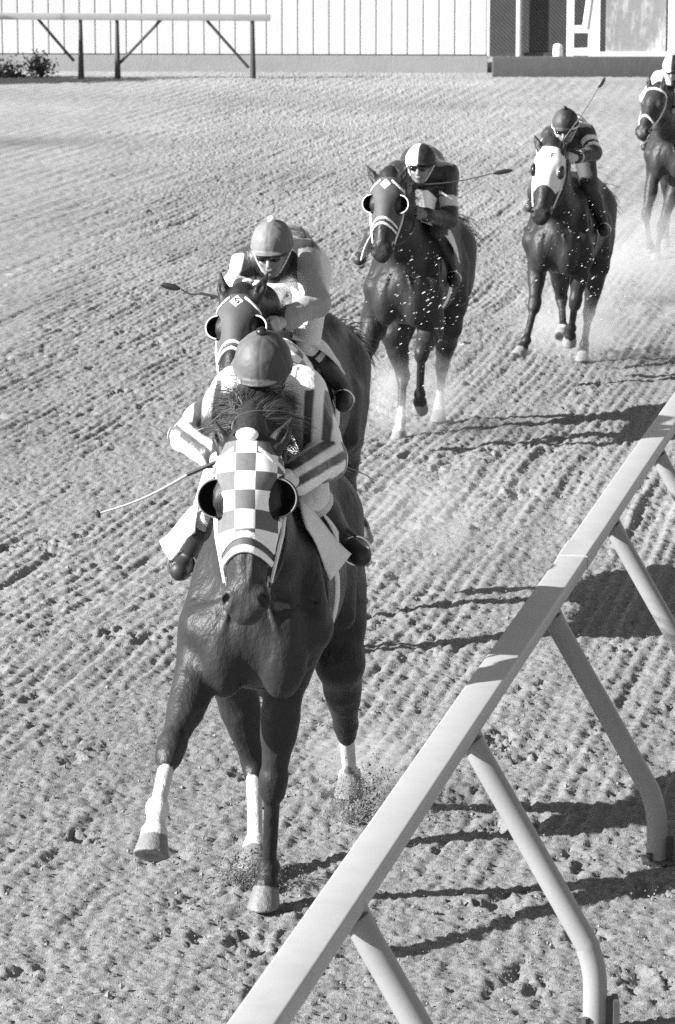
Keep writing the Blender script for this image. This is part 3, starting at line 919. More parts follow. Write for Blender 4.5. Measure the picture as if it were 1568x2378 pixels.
        MB().tube(pts_, [.0052 - .0018 * t for t in np.linspace(0, 1, 8)], 8).build('shaft', wh.get('mat', M['leather']), wr, True)
        a_, b_ = g + d * fl0, g + d * L_; sd = unit(np.cross(d, fr.h * 0 + np.array([0, 1, 0])))
        fb = Field(np.minimum(a_, b_) - .04, np.maximum(a_, b_) + .04, .004)
        Rw = np.stack([sd, d, np.cross(sd, d)], 1)
        fb.op(ell((0, 0, 0), (.017, (L_ - fl0) / 2, .0075), None, ((a_ + b_) / 2, Rw)), .004)
        v_, f_ = fb.mesh(); mk('flap', v_, f_, wh.get('flapmat', M['black']), wr)
    print('jockey %.1fs' % (time.time() - T0), J['_l'], {k: np.round(v, 2).tolist() for k, v in P.items()})

# ------------------------------------------------------------------ silks
def _arm(V, P, segdist):
    """(distance, side coordinate in the plane of the bent arm, length coordinate, which)"""
    best = np.full(len(V), 9.); w_ = np.zeros(len(V)); L = np.zeros(len(V)); who = np.zeros(len(V), int)
    for s, sg in (('L', 1), ('R', -1)):
        a, e, h = P['s' + s], P['e' + s], P['h' + s]
        n = unit(np.cross(e - a, h - e)); acc = 0
        for p, q in ((a, e), (e, h)):
            d, t = segdist(V, p, q); l = np.linalg.norm(q - p)
            inpl = np.cross(n, unit(q - p)); ww = (V - p) @ inpl
            m = d < best; best[m] = d[m]; w_[m] = ww[m]; L[m] = acc + t[m] * l; who[m] = sg; acc += l
    return best, w_, L, who
def silk_blocks(V, P, sd, ch):            # white / dark blocks on the body, long stripes down the sleeves
    d, w_, L, who = _arm(V, P, sd)
    arm = (d < .085) & (np.abs(V[:, 0]) > .13)
    t_arm = .47 + .41 * np.clip(np.cos((w_ - .012) * math.pi / .032) * 3.2, -1, 1)
    up_ = L < .25
    xs_ = np.abs(V[:, 0]); t_up = .47 + .41 * np.clip(np.cos((xs_ - .165) * math.pi / .034) * 3.2, -1, 1)
    k_ = np.clip((L - .22) / .05, 0, 1); t_arm = np.where(k_ < .5, t_up, t_arm); arm = ((d < .10) & (xs_ > .12))
    bx = np.floor(V[:, 0] / .095 + .5).astype(int); by = np.floor(V[:, 1] / .10).astype(int)
    t_b = np.where((bx + by) % 2 == 0, .80, .10)
    sh = (L < .035) & (np.abs(V[:, 0]) > .10) & arm
    return np.where(sh, .78, np.where(arm, t_arm, t_b))
def silk_pale(V, P, sd, ch):              # pale sleeves, dark body
    d, w_, L, who = _arm(V, P, sd)
    arm = (np.abs(V[:, 0]) > .14) & (L > .01)
    t = np.where(arm, .29, .025)
    st = arm & (who == 1) & (np.abs(w_) < .016); t = np.where(st, .85, t)
    t = np.where(arm & (who == 1) & ~st, .55, t)
    return t
def silk_band(V, P, sd, ch):              # dark with one pale band round each upper arm
    d, w_, L, who = _arm(V, P, sd)
    arm = (np.abs(V[:, 0]) > .14) & (V[:, 1] > -.05)
    return np.where(arm & (L > .17) & (L < .245), .62, .016)
def silk_hoops(V, P, sd, ch):             # dark with white hoops on the sleeves
    d, w_, L, who = _arm(V, P, sd)
    arm = (np.abs(V[:, 0]) > .13)
    hp = ((L > .09) & (L < .135)) | ((L > .165) & (L < .225))
    back = (V[:, 1] < .02) & (np.floor(V[:, 1] / .05).astype(int) % 3 == 0)
    return np.where(arm & hp, .80, np.where(back, .7, .02))
def silk_half(V, P, sd, ch): return np.where(V[:, 0] > 0, .75, .03)

def halves(a, b, soft=0):
    return lambda H: (b + (a - b) * np.clip(H[:, 0] / .008 + .5, 0, 1)) * (1 - .35 * np.exp(-(H[:, 0] / .004) ** 2)) * (1 - .2 * np.exp(-((H[:, 1] + .01) / .005) ** 2))
def quarters(a, b):
    return lambda H: np.where((H[:, 0] > 0), a, b) * np.where(H[:, 1] < -.06, np.where(H[:, 0] > 0, b / a, a / b), 1)

H1 = dict(seed=1, place=(611, 2107, .0, 5.8), vox=.0078, coat=.029, tack='check', blaze=.007, hairmat='hair_light', hair=26000, arch=.19, hairlift=.4, hairlen=1.15, crest=1.25,
          label='leading chestnut racehorse in a checkered blinker hood nearest the rail, white stockings on three legs',
          head=((580, 1026, .78), (571, 1452, 1.04)), earL=(499, 975, .74), earR=(683, 965, .74),
          legs=dict(A=[(474, 1540, .16), (395, 1742, .52), (366, 1876, .74), (352, 1990, .85)],
                    C=[(664, 1560, .10), (634, 1822, .07), (625, 2014, -.05), (613, 2107, .01)],
                    B=[(535, 1560, -.62), (590, 1768, -.72), (593, 1958, -.50), (590, 2012, -.42)],
                    D=[(790, 1540, -.92), (803, 1682, -1.20), (813, 1806, -1.36), (811, 1845, -1.30)]),
          socks=dict(A=.36, B=.38, D=.30), hoof=.17, cfront=.02, cdrop=1.15, flare=(.03, .0),
          nose=1.15, chin=1.6, panels=[[(466, 1168, -.02), (372, 1258, -.04), (398, 1300, .04), (456, 1236, .06)], [(694, 1150, .02), (816, 1286, -.06), (768, 1346, .04), (716, 1225, .10)]])
H2 = dict(seed=2, place=(646, 1500, 0, 11), vox=.0105, coat=.023, tack='dark', patch='5', clen=.30, cdrop=1.0, hood='dark',
          label='dark bay racehorse with rimmed blinkers half hidden behind the leading horse',
          head=((560, 694, .74), (533, 925, 1.10)), earL=(511, 627, .70), earR=(625, 627, .70),
          legs=dict(A=[[.17, .06, .93], [.18, .35, .58], [.17, .34, .28], [.16, .45, .18]],
                    C=[[-.17, .03, .92], [-.15, .10, .50], [-.14, .05, .16], [-.14, .12, 0]],
                    B=[[.17, -.66, .95], [.15, -.78, .52], [.14, -.55, .16], [.14, -.46, .02]],
                    D=[[-.18, -.88, .95], (806, 1130, -1.15), (838, 1220, -1.30), (845, 1262, -1.24)]), flare=(.05, .07))
H3 = dict(seed=3, place=(1018, 978, -1.12, 13), vox=.0115, coat=.026, tack='dark', clen=.36, patch='plain',
          label='dark brown racehorse with a pale diamond on its brow, third in the file',
          head=((904, 415, .76), (884, 609, 1.02)), earL=(850, 381, .72), earR=(950, 384, .72),
          legs=dict(A=[(868, 765, .10), (842, 840, .33), (832, 912, .42), (826, 950, .50)],
                    C=[(1000, 765, .10), (979, 820, .36), (975, 915, .14), (976, 952, .05)],
                    B=[(915, 775, -.62), (936, 872, -.66), (931, 975, -.45), (924, 1028, -.36)],
                    D=[(1042, 760, -.92), (1027, 850, -1.18), (1021, 938, -1.20), (1018, 978, -1.12)]),
          socks=dict(B=.26, D=.26), flare=(.05, .06))
H4 = dict(seed=4, place=(1352, 838, -1.12, 14), vox=.012, coat=.025, tack='white', whitegirth=0, roll=4,
          label='dark racehorse wearing a white hood with round black eye cups, fourth in the file',
          head=((1283, 343, .76), (1252, 522, 1.02)), earL=(1239, 309, .74), earR=(1312, 318, .72),
          legs=dict(A=[(1250, 590, .10), (1242, 708, .33), (1222, 790, .48), (1204, 829, .56)],
                    C=[(1352, 600, .10), (1336, 703, .18), (1327, 762, -.02), (1322, 798, -.10)],
                    B=[(1300, 618, -.62), (1304, 692, -.82), (1308, 758, -.62), (1303, 784, -.52)],
                    D=[(1388, 618, -.92), (1368, 725, -1.15), (1357, 800, -1.20), (1352, 838, -1.12)]),
          socks=dict(B=.12), cloth=0, flare=(.04, .04), hoof=.22)
H5 = dict(seed=5, place=(1549, 600, .2, 15), vox=.013, coat=.033, tack='bridle', whitebridle=1, yaw=-12,
          label='brown racehorse in a plain white bridle cut by the right edge, last of the file',
          head=((1528, 206, .80), (1487, 322, 1.20)),
          legs=dict(A=[[.17, .06, .93], (1500, 500, .30), (1508, 562, .10), (1513, 588, .04)],
                    C=[[-.10, .06, .93], (1536, 528, .20), (1526, 584, .18), (1522, 606, .26)],
                    B=[[.17, -.66, .95], [.15, -.78, .52], [.14, -.60, .16], [.14, -.52, .05]],
                    D=[[-.18, -.88, .95], [-.17, -1.15, .5], [-.16, -1.25, .2], [-.16, -1.2, .1]]), flare=(.05, .05))
J1 = dict(label='jockey in block and stripe silks bent low over the leading horse\'s mane', vox=.0062, skin=.28, silk=silk_blocks, pitch=24,
          puff=1.28, captone=halves(.10, .055), button=M['black'], breech=.75, boot0=.06, goggles=0, gloves=.7, strapmat=M['strap'],  # two-tone cap, left half painted lighter for the sun on that side
          head=(611, 862, .36), sL=(545, 905, .10), sR=(698, 912, .08), eL=(428, 1012, .26), eR=(757, 1068, .20),
          hL=(498, 1062, .44), hR=(682, 1112, .46), pel=[0, -.46, 1.93], kL=[.20, -.10, 1.52], kR=(722, 1150, -.04),
          aL=(440, 1285, -.34), tL=(418, 1325, -.26), aR=(796, 1250, -.28), tR=(838, 1292, -.20),
          whip=dict(hand='L', base=(505, 1072, .50), tip=(222, 1196, .50), label='long thin whip sloping down beside the leading jockey\'s hand', flap=.02, mat=M['rail'], flapmat=M['leather']))
J2 = dict(label='jockey with pale sleeves and a light cap with white pompom on the second horse', vox=.0075, skin=.20, silk=silk_pale, pitch=18,
          puff=1.12, captone=halves(.17, .12), button=M['fleece'], breech=.75, goggles=1, gloves=.42,
          head=(632, 578, .34), sL=(572, 612, .08), sR=(703, 592, .05), eL=(545, 662, .20), eR=(735, 705, .20),
          hL=(566, 668, .42), hR=(655, 748, .45), pel=[0, -.46, 1.93], kR=(712, 800, -.04), aR=(800, 905, -.30), tR=(797, 940, -.16), boot0=.10,
          whip=dict(hand='L', base=(520, 693, .46), tip=(371, 660, .46), label='short dark whip with a flat flap left of the second horse\'s ears', flap=.11))
J3 = dict(label='jockey in dark silks and a cap halved white and black on the third horse', vox=.009, skin=.22, silk=silk_band, pitch=6,
          captone=quarters(.8, .02), breech=.05, boot0=.35, boot_top=0, goggles=1, gloves=.16,
          head=(977, 382, .32), sL=(925, 398, .08), sR=(1040, 404, .05), eL=(896, 440, .22), eR=(1044, 512, .16),
          hL=(935, 438, .44), hR=(985, 498, .42), pel=[0, -.46, 1.93], kR=(1018, 535, -.02), aR=(1050, 628, -.28), tR=(1054, 656, -.14),
          aL=(838, 592, -.28), tL=(834, 604, -.14),
          whip=dict(hand='L', base=(945, 435, .50), tip=(1192, 395, .46), label='dark whip held level to the right by the third jockey', flap=.15))
J4 = dict(label='jockey in a dark cap with white band and hooped sleeves on the fourth horse', vox=.010, skin=.25, silk=silk_hoops, pitch=20,
          captone=halves(.055, .02), button=M['black'], band=1, breech=.04, boot_top=0, goggles=1, gloves=.5,
          head=(1313, 294, .32), sL=(1280, 316, .08), sR=(1360, 310, .05), eL=(1264, 350, .22), eR=(1382, 354, .20),
          hL=(1296, 346, .44), hR=(1336, 366, .44), pel=[0, -.46, 1.93], aL=(1236, 472, -.28), tL=(1231, 482, -.14),
          whip=dict(hand='L', base=(1298, 342, .48), tip=(1406, 180, .40), label='thin whip raised high and slanting right above the fourth jockey', flap=.10))
J5 = dict(label='jockey in a white and black cap at the right edge on the last horse', vox=.011, skin=.3, silk=silk_half, pitch=25,
          captone=halves(.8, .02), breech=.7, goggles=1, head=(1562, 158, .34))

# ------------------------------------------------------------------ setting
U = np.array([math.sin(math.radians(11.5)), math.cos(math.radians(11.5))])     # direction of the track
W_ = np.array([U[1], -U[0]])
def ground():
    ys = [8.2]
    while ys[-1] < 92: ys.append(ys[-1] + .0105 * (max(ys[-1], 10) / 11) ** 1.6)
    ys = np.array(list(np.linspace(-60, 7.9, 18)) + ys + list(np.geomspace(94, 900, 16)))
    xp = [0.0]
    while xp[-1] < 14: xp.append(xp[-1] + (.0125 if xp[-1] < 2.1 else .0125 * (xp[-1] / 2.1) ** 1.7))
    xp = xp + list(np.geomspace(16, 600, 14)); xs = np.array([-a for a in xp[:0:-1]] + xp)
    Xg, Yg = np.meshgrid(xs, ys); P = np.stack([Xg.ravel(), Yg.ravel()], 1)
    near = (P[:, 1] > 8) & (P[:, 1] < 92) & (np.abs(P[:, 0]) < 15)
    Q = P[near]; z = np.zeros(len(P))
    h = np.zeros(len(Q))
    fade = np.clip(1.15 - Q[:, 1] / 75, .25, 1)
    # harrow furrows running with the track, wandering and broken
    bend = .0035 * np.maximum(Q[:, 1] - 14, 0) ** 1.9 * .25
    v = Q @ W_ + bend + .12 * (fbm(Q, .4, 2, 1) - .5) + .022 * (fbm(Q, 2.0, 2, 2) - .5)
    a = Q @ U
    brk = np.clip(fbm(np.stack([v * 1.6, a * .35], 1), 1.6, 2, 4) * 2.8 - .70, 0, 1)
    wide = Q[:, 1] > 17
    f1 = .55 * np.sin(v * 2 * math.pi / .085 + 3.5 * fbm(Q, .8, 2, 14)) + 3.0 * (fbm(np.stack([v, a * .035], 1), 12, 2, 15) - .5); f2 = np.sin(v * 2 * math.pi / .31 + 1)
    h += (np.interp(Q[:, 1], [10, 13, 17, 60], [.0030, .0062, .0112, .0125]) * f1 * brk) * fade + .008 * f2 * np.clip(fbm(Q, .5, 2, 8) * 2 - .5, 0, 1)
    h += .012 * (fbm(Q, 1.3, 3, 11) - .5)
    st = np.stack([v * 1.0, a * .42], 1)
    c1 = fbm(st, 23, 3, 21) - .5; c2 = fbm(Q * np.array([1, .85]), 52, 2, 31); c3 = vnoise(Q, 92, 41)
    h += .015 * c1 + .016 * np.clip(c2 - .45, 0, 1) * 2 + .011 * (c3 - .5)
    cl = np.clip(fbm(st, 2.3, 2, 57) * 3 - 1.1, 0, 1); h -= cl * .050 * np.clip(.42 - vnoise(st, 19, 51), 0, 1)
    # hoof prints: ragged cups with a thrown rim
    r = np.random.default_rng(5)
    order = np.argsort(Q[:, 1]); Ys = Q[order, 1]
    for i in range(420):
        d = r.uniform(0, 1); cy = 9 + 46 * d ** 1.4; cx = r.uniform(-1, 1) * (cy * .115 + .4)
        rad = r.uniform(.045, .085); dep = r.uniform(.010, .032)
        i0, i1 = np.searchsorted(Ys, (cy - .25, cy + .25)); ids = order[i0:i1]
        q = Q[ids] - (cx, cy); q = np.stack([q @ W_, (q @ U) * .75], 1)
        rr = np.linalg.norm(q, axis=1) / rad; m = rr < 2.4
        ids = ids[m]; rr = rr[m] * (1 + 1.8 * c1[ids] + 1.0 * (c2[ids] - .5))
        h[ids] += -dep * np.exp(-(rr ** 2) * 1.3) + dep * .45 * np.exp(-((rr - 1.35) * 3) ** 2)
    # long soft ridges beside the rail
    side = Q @ W_ - (RAIL_A[:2] @ W_)
    h += np.where(side > .1, .010 * np.sin(Q[:, 1] * 5.2 + 2.2 * vnoise(Q, .9, 61) * 3) * np.clip(fbm(Q, .8, 2, 66) * 3 - 1.2, 0, 1), 0)
    z[near] = h - .012
    # slight random variation of the soil tone
    tone = np.full(len(P), .235); tone[near] = .235 + .07 * (fbm(Q, .35, 3, 71) - .5) + .05 * (fbm(Q * np.array([1., .22]), 1.2, 3, 75) - .5)
    dx_, dy_ = P[:, 0] + 5.6, P[:, 1] - 54.5                 # a darker streak across the far left of the track
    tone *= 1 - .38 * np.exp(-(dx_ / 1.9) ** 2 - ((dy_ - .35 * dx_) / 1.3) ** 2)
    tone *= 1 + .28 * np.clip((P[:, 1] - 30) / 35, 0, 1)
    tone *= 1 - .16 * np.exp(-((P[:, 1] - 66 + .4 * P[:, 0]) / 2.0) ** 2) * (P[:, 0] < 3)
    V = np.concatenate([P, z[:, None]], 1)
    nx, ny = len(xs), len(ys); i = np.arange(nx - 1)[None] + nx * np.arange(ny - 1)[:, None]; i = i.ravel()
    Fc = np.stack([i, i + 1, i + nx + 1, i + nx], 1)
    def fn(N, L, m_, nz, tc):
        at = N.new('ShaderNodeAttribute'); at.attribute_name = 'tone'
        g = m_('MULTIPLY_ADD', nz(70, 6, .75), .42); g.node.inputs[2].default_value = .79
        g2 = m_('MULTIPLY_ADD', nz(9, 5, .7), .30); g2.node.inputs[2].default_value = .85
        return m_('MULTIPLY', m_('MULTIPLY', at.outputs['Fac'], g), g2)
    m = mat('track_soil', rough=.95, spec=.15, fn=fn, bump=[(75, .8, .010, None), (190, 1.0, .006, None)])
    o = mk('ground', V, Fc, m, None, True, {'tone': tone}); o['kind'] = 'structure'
    print('ground verts', len(V))

RAIL_A = gp(725, 2090, 1.06); RAIL_B = gp(1429, 1100, 1.06)
def rail():
    d = unit((RAIL_B - RAIL_A) * [1, 1, 0]); n = np.array([d[1], -d[0], 0]); up = np.array([0, 0, 1.])
    root = empty('track_rail', (float(RAIL_A[0]), float(RAIL_A[1]), 0), 0)
    tag(root, 'white running rail on bent gooseneck posts slanting across the foreground', 'rail')
    o0 = np.array([RAIL_A[0], RAIL_A[1], 0])
    W, T = .125, .055
    # cross-section of the top board: flat top, rounded shoulders, a lip on the right
    prof = []
    for cx, cz, a0, a1 in ((W - .012, 1.06 - .012, 90, 0), (W - .010, 1.06 - T + .01, 0, -90), (.010, 1.06 - T + .01, -90, -180), (.012, 1.06 - .012, 180, 90)):
        for a in np.linspace(a0, a1, 5): prof.append((cx + .012 * math.cos(math.radians(a)), cz + .012 * math.sin(math.radians(a))))
    k = len(prof)
    ks = [(2.7 * FPX / (y + 190) / math.cos(PITCH)) for y in (2110, 1700, 1420, 1210, 1050)]
    z0 = ks[0]; dz = (ks[3] - ks[0]) / 3
    Yrail = lambda zc: (zc - (CAM_H - 1.0) * math.sin(PITCH)) / math.cos(PITCH)
    ypost = [Yrail(z0 + dz * i) for i in range(-2, 26)]
    def at(y, c, z):  # point of the rail at forward distance y, c across
        t = (y - RAIL_A[1]) / d[1]; return RAIL_A * [1, 1, 0] + d * t + n * c + up * z
    ends = [4.0] + [Yrail(z0 + dz * (i + .52)) for i in (2.0, 5, 8, 11, 14, 17, 20)] + [56.]
    jy = 27750
    for a, b in zip(ends[:-1], ends[1:]):
        ns = 12; vv = []; ff = []
        for i in range(ns + 1):
            y = a + .004 + (b - a - .008) * i / ns
            for (c, z) in prof:
                p = at(y, c, z + .0025 * math.sin(y * 1.3)) - o0; vv.append(p)
        for i in range(ns):
            for j in range(k): ff.append((i * k + j, i * k + (j + 1) % k, (i + 1) * k + (j + 1) % k, (i + 1) * k + j))
        me = bpy.data.meshes.new('board'); me.from_pydata([tuple(p) for p in vv], [], ff + [tuple(range(k)), tuple(range(ns * k, ns * k + k))[::-1]])
        me.polygons.foreach_set('use_smooth', [True] * len(me.polygons)); me.set_sharp_from_angle(angle=math.radians(40))
        link_mesh('top_board', me, M['rail'], root)
    for y in ends[1:-1]:       # joint sleeves
        vv = []; ff = []
        for i, yy in enumerate((y - .16, y + .16)):
            for (c, z) in prof: vv.append(at(yy, W / 2 + (c - W / 2) * 1.045, 1.033 + (z - 1.033) * 1.12) - o0)
        for j in range(k): ff.append((j, (j + 1) % k, k + (j + 1) % k, k + j))
        me = bpy.data.meshes.new('joint'); me.from_pydata([tuple(p) for p in vv], [], ff + [tuple(range(k)), tuple(range(k, 2 * k))[::-1]])
        link_mesh('joint_sleeve', me, M['rail'], root)
    for i, y in enumerate(ypost):
        if y < 6.2 or y > 40: continue
        q = at(y, W * .55, 0) - o0
        path = [(0.02, 1.01), (.06, .93), (.10, .86), (.40, .345), (.435, .275), (.455, .20), (.46, .12), (.46, -.02)]
        sm = []
        pts = [q + n * c + up * z for c, z in path]
        for j in range(len(pts) - 1):
            for t in np.linspace(0, 1, 4, endpoint=False):
                p0, p1, p2, p3 = pts[max(j - 1, 0)], pts[j], pts[j + 1], pts[min(j + 2, len(pts) - 1)]
                sm.append(.5 * ((2 * p1) + (-p0 + p2) * t + (2 * p0 - 5 * p1 + 4 * p2 - p3) * t * t + (-p0 + 3 * p1 - 3 * p2 + p3) * t ** 3))
        sm.append(pts[-1])
        MB().tube(sm, .041, 22).build('post', M['post'], root, True)
        b = MB().box(q + n * .46 + up * .012, (.12, .10, .014)); b.box(q + n * .50 + up * .06, (.05, .02, .11)); b.box(q + n * .50 + np.array([.03, 0, .06]), (.02, .09, .10))
        b.tube([q + n * .425 + up * .0 + np.array([0, -.045, 0]), q + n * .425 + up * .05 + np.array([0, -.045, 0])], .012, 8)
        b.build('base_bracket', M['steel'], root)
        MB().tube([q + n * .0 + up * 1.006, q + n * .025 + up * .97], .055, 16).build('mounting_collar', M['steel'], root, True)

def background():
    # long siding wall seen across the far turn
    a = math.radians(-4); dx = np.array([math.cos(a), math.sin(a), 0]); nn = np.array([math.sin(a), -math.cos(a), 0])
    C0 = gp(1132, 167) * [1, 1, 0]; L = 46; Hh = 3.2
    root = empty('metal_building', tuple(C0), a)
    tag(root, 'long white building of vertical metal siding across the far side of the track', 'building')
    wall = MB()
    pitch_ = .385; n = int(L / pitch_)
    vv = wall.v; ff = wall.f
    prof = []
    x = 0.0
    for i in range(n):
        x1 = -i * pitch_; prof += [(x1, 0), (x1 - .018, .028), (x1 - .036, .028), (x1 - .054, 0)]
    for (px_, dy) in prof: vv.append((px_, -.0 + dy, .42)); vv.append((px_, dy, Hh))
    for i in range(len(prof) - 1): ff.append((2 * i, 2 * i + 1, 2 * i + 3, 2 * i + 2))
    siding = mat('white_siding', .48, .5, noise=(1.6, .12, (1, 1, .25)))
    wall.build('siding', siding, root)
    MB().box((-L / 2, .06 + 1.6, .42 + (Hh - .5) / 2), (L - .02, 3.2, Hh - .52)).build('wall', mat('building_core', .5, .8), root)
    MB().box((-L / 2, .03, .405), (L, .05, .034)).build('drip_gap', M['black'], root)
    MB().box((-L / 2, -.06, .185), (L, .30, .41)).build('concrete_plinth', mat('plinth_concrete', .24, .9, noise=(3, .2), bump=[(20, .4, .02, None)]), root)
    MB().box((.02, .0, Hh / 2 + .17), (.05, .08, Hh - .34)).build('corner_trim', mat('trim_paint', .6, .5), root)
    MB().box((-L / 2, 1.6, Hh + .05), (L + .1, 3.4, .10)).build('roof', M['steel'], root)
    # far enclosure to the right
    Y0 = 88.5
    def X(px, y=Y0): return (px - 784) / FPX * (y * math.cos(PITCH) + CAM_H * math.sin(PITCH))
    sr = empty('mesh_screen', (X(1230), Y0, 0))
    tag(sr, 'dark wire mesh screen fence between the white building and the white frame', 'fence')
    def wire(N, L_, m_, nz, tc):
        wv = N.new('ShaderNodeTexWave'); wv.inputs['Scale'].default_value = 5.5; wv.bands_direction = 'DIAGONAL'; wv.inputs['Distortion'].default_value = 1.5
        L_.new(tc.outputs['Object'], wv.inputs['Vector'])
        q = m_('MULTIPLY_ADD', wv.outputs['Fac'], .05); q.node.inputs[2].default_value = .02
        return m_('MULTIPLY', q, m_('ADD', .6, nz(2, 4)))
    MB().box((2.4, .5, 3.0), (14.0, .04, 6.2)).build('mesh_panel', mat('wire_mesh', rough=.8, fn=wire), sr)
    MB().tube([(X(1207) - X(1230), .3, 0), (X(1207) - X(1230), .3, 6)], .085, 14).build('pole', mat('galvanised', .45, .5), sr, True)
    MB().box((2.4, .46, .05), (14, .05, .1)).build('bottom_rail', M['steel'], sr)
    wf = empty('white_gate_frame', (X(1345), 87.4, 0))
    tag(wf, 'white timber frame with a diagonal brace beside the bollard', 'frame')
    wp = mat('white_timber', .85, .5)
    g = lambda px: X(px, 87.4) - X(1345, 87.4)
    for px in (1317, 1372): MB().box((g(px), 0, 3.1), (.18 if px == 1317 else .30, .16, 6.2)).build('upright', wp, wf)
    for z in (.10, .70, 2.22, 3.5): MB().box((g(1345), -.003, z + .08), (.50, .14, .20)).build('crossbar', wp, wf)
    b = MB(); A = Vector((g(1352), -.02, .8)); B = Vector((g(1368), -.02, 2.2))
    b.tube([A, B], .09, 6).build('brace', wp, wf)
    pn = empty('painted_hoarding', (X(1470), 87.3, 0)); tag(pn, 'pale hoarding with blotchy light and grey patches at the top right', 'hoarding')
    def blot(N, L_, m_, nz, tc):
        q = m_('SUBTRACT', nz(1.1, 5, .65, None, (2.6, 1, .8)), .50); q = m_('MULTIPLY', q, 6.0, True)
        return m_('ADD', m_('MULTIPLY', q, .34), m_('ADD', .20, m_('MULTIPLY', nz(14, 3), .16)))
    gx = lambda px: X(px, 87.9) - X(1470, 87.9)
    MB().box(((gx(1398) + gx(1535)) / 2, 0, 3.05), (gx(1535) - gx(1398), .08, 6.0)).build('panel', mat('blotched_board', rough=.8, fn=blot), pn)
    MB().box((gx(1552), -.05, 3.1), (.26, .14, 6.2)).build('end_post', wp, pn)
    MB().box((gx(1470), -.07, .10), (gx(1560) - gx(1380), .08, .16)).build('sill', wp, pn)
    bl = empty('bollard', (X(1295, 87), 86.9, 0)); tag(bl, 'short white round topped bollard in front of the mesh screen', 'bollard')
    mb = MB(); mb.tube([(0, 0, 0), (0, 0, .32), (0, 0, .38), (0, 0, .41)], [.13, .13, .11, .05], 18); mb.build('column', wp, bl, True)
    MB().tube([(0, 0, .24), (0, 0, .27)], [.134, .134], 18).build('collar', M['strap'], bl, True)
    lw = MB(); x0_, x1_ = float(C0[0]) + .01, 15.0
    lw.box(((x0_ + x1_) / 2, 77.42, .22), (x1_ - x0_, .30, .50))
    o_ = lw.build('low_wall', mat('dark_concrete', .06, .9, noise=(5, .3), bump=[(20, .5, .02, None)]), None, bevel=.03)  # concrete toned far darker than the plinth it continues
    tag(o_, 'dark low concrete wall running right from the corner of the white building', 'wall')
    # outer rail in front of the building
    orr = empty('outer_rail', (0, 76.5, 0)); tag(orr, 'pale horizontal rail on dark posts and slanting braces in front of the white building', 'rail')
    def xz(px, py, y=76.5):
        p = ray(px, py); t = (y) / p[1]; q = _C + p * t; return q
    bm_ = mat('outer_rail_paint', .36, .6, noise=(6, .2)); dk = mat('rail_post_dark', .035, .6)
    A = xz(-900, 32); B = xz(628, 41)
    rb = MB(); c = (A + B) / 2 - [0, 76.5, 0]; ang = math.atan2(B[2] - A[2], B[0] - A[0])
    rb.box(c, (np.linalg.norm(B - A), .16, .155), Matrix.Rotation(-ang, 3, 'Y')); rb.build('top_rail', bm_, orr, bevel=.01)
    def post(px, w_=.075, top=46):
        q = xz(px, top); MB().tube([(q[0], 0, q[2]), (q[0], 0, .5), (q[0], 0, 0)], [w_ * .55, w_ * .8, w_], 10).build('post', dk, orr, True)
    for px in (-560, -330, -100, 187, 272, 587): post(px)
    for a_, b_ in (((88, 44), (172, 142)), ((376, 44), (275, 150)), ((480, 47), (578, 158)), ((-300, 44), (-200, 150))):
        q, r_ = xz(*a_), xz(*b_); MB().tube([(q[0], .02, q[2]), (r_[0], .02, max(r_[2], 0))], .035, 8).build('brace', dk, orr, True)
    # low shrub behind it, and the tree out of frame that shades the corner
    def shrub(name, label, cat, loc, R_, n_, leaf, hgt, trunk=None, val=.05, seed=1, parent=None):
        rt = empty(name, loc); tag(rt, label, cat); rr = random.Random(seed); mb = MB()
        tips = []
        st = MB()
        for i in range(14 if not trunk else 26):
            a_ = rr.uniform(0, 6.28); el = rr.uniform(.3, 1.4); rr_ = rr.uniform(.5, 1)
            tip = Vector((math.cos(a_) * math.cos(el) * R_ * rr_, math.sin(a_) * math.cos(el) * R_ * rr_, (trunk or 0) + math.sin(el) * hgt * rr_))
            b0 = Vector((0, 0, (trunk or 0) * rr.uniform(.6, 1))); mid = (b0 + tip) / 2 + Vector((rr.gauss(0, .1), rr.gauss(0, .1), .1)) * R_ * .5
            st.tube([b0, mid, tip], [.02 * R_ + .01, .012 * R_ + .006, .006], 6); tips += [tip, mid, (mid + tip) / 2]
        if trunk: st.tube([(0, 0, 0), (.1, 0, trunk * .6), (0, 0, trunk)], [.28, .2, .14], 12)
        for i in range(n_):
            t = rr.choice(tips); s_ = R_ * .19
            c = Vector((t.x + rr.gauss(0, s_), t.y + rr.gauss(0, s_), max(.02, t.z + rr.gauss(0, s_))))
            u_ = Vector((rr.gauss(0, 1), rr.gauss(0, 1), rr.gauss(0, 1))).normalized(); v_ = u_.orthogonal().normalized(); l_ = leaf * rr.uniform(.6, 1.3)
            b = len(mb.v); mb.v += [tuple(c - u_ * l_), tuple(c + v_ * l_ * .45), tuple(c + u_ * l_), tuple(c - v_ * l_ * .45)]; mb.f.append([b, b + 1, b + 2, b + 3])
        mb.build('foliage', mat(name + '_leaf', val, .7), rt); st.build('stems' if not trunk else 'trunk', mat(name + '_bark', .05, .9), rt, True)
    p = gp(130, 160); shrub('shrub', 'small dark scraggly shrub growing under the outer rail at the top left', 'shrub', (p[0], 77.3, 0), .55, 520, .05, .62, seed=3)
    p = gp(35, 160); shrub('weed_clump', 'low dark weeds along the foot of the building at the far left', 'weeds', (p[0], 77.2, 0), .9, 900, .05, .12, seed=8)
    shrub('tree', 'tree left of the frame whose shade falls across the far left corner', 'tree', (-13.3, 73.4, 0), 1.9, 7000, .17, 2.2, trunk=2.1, seed=5)

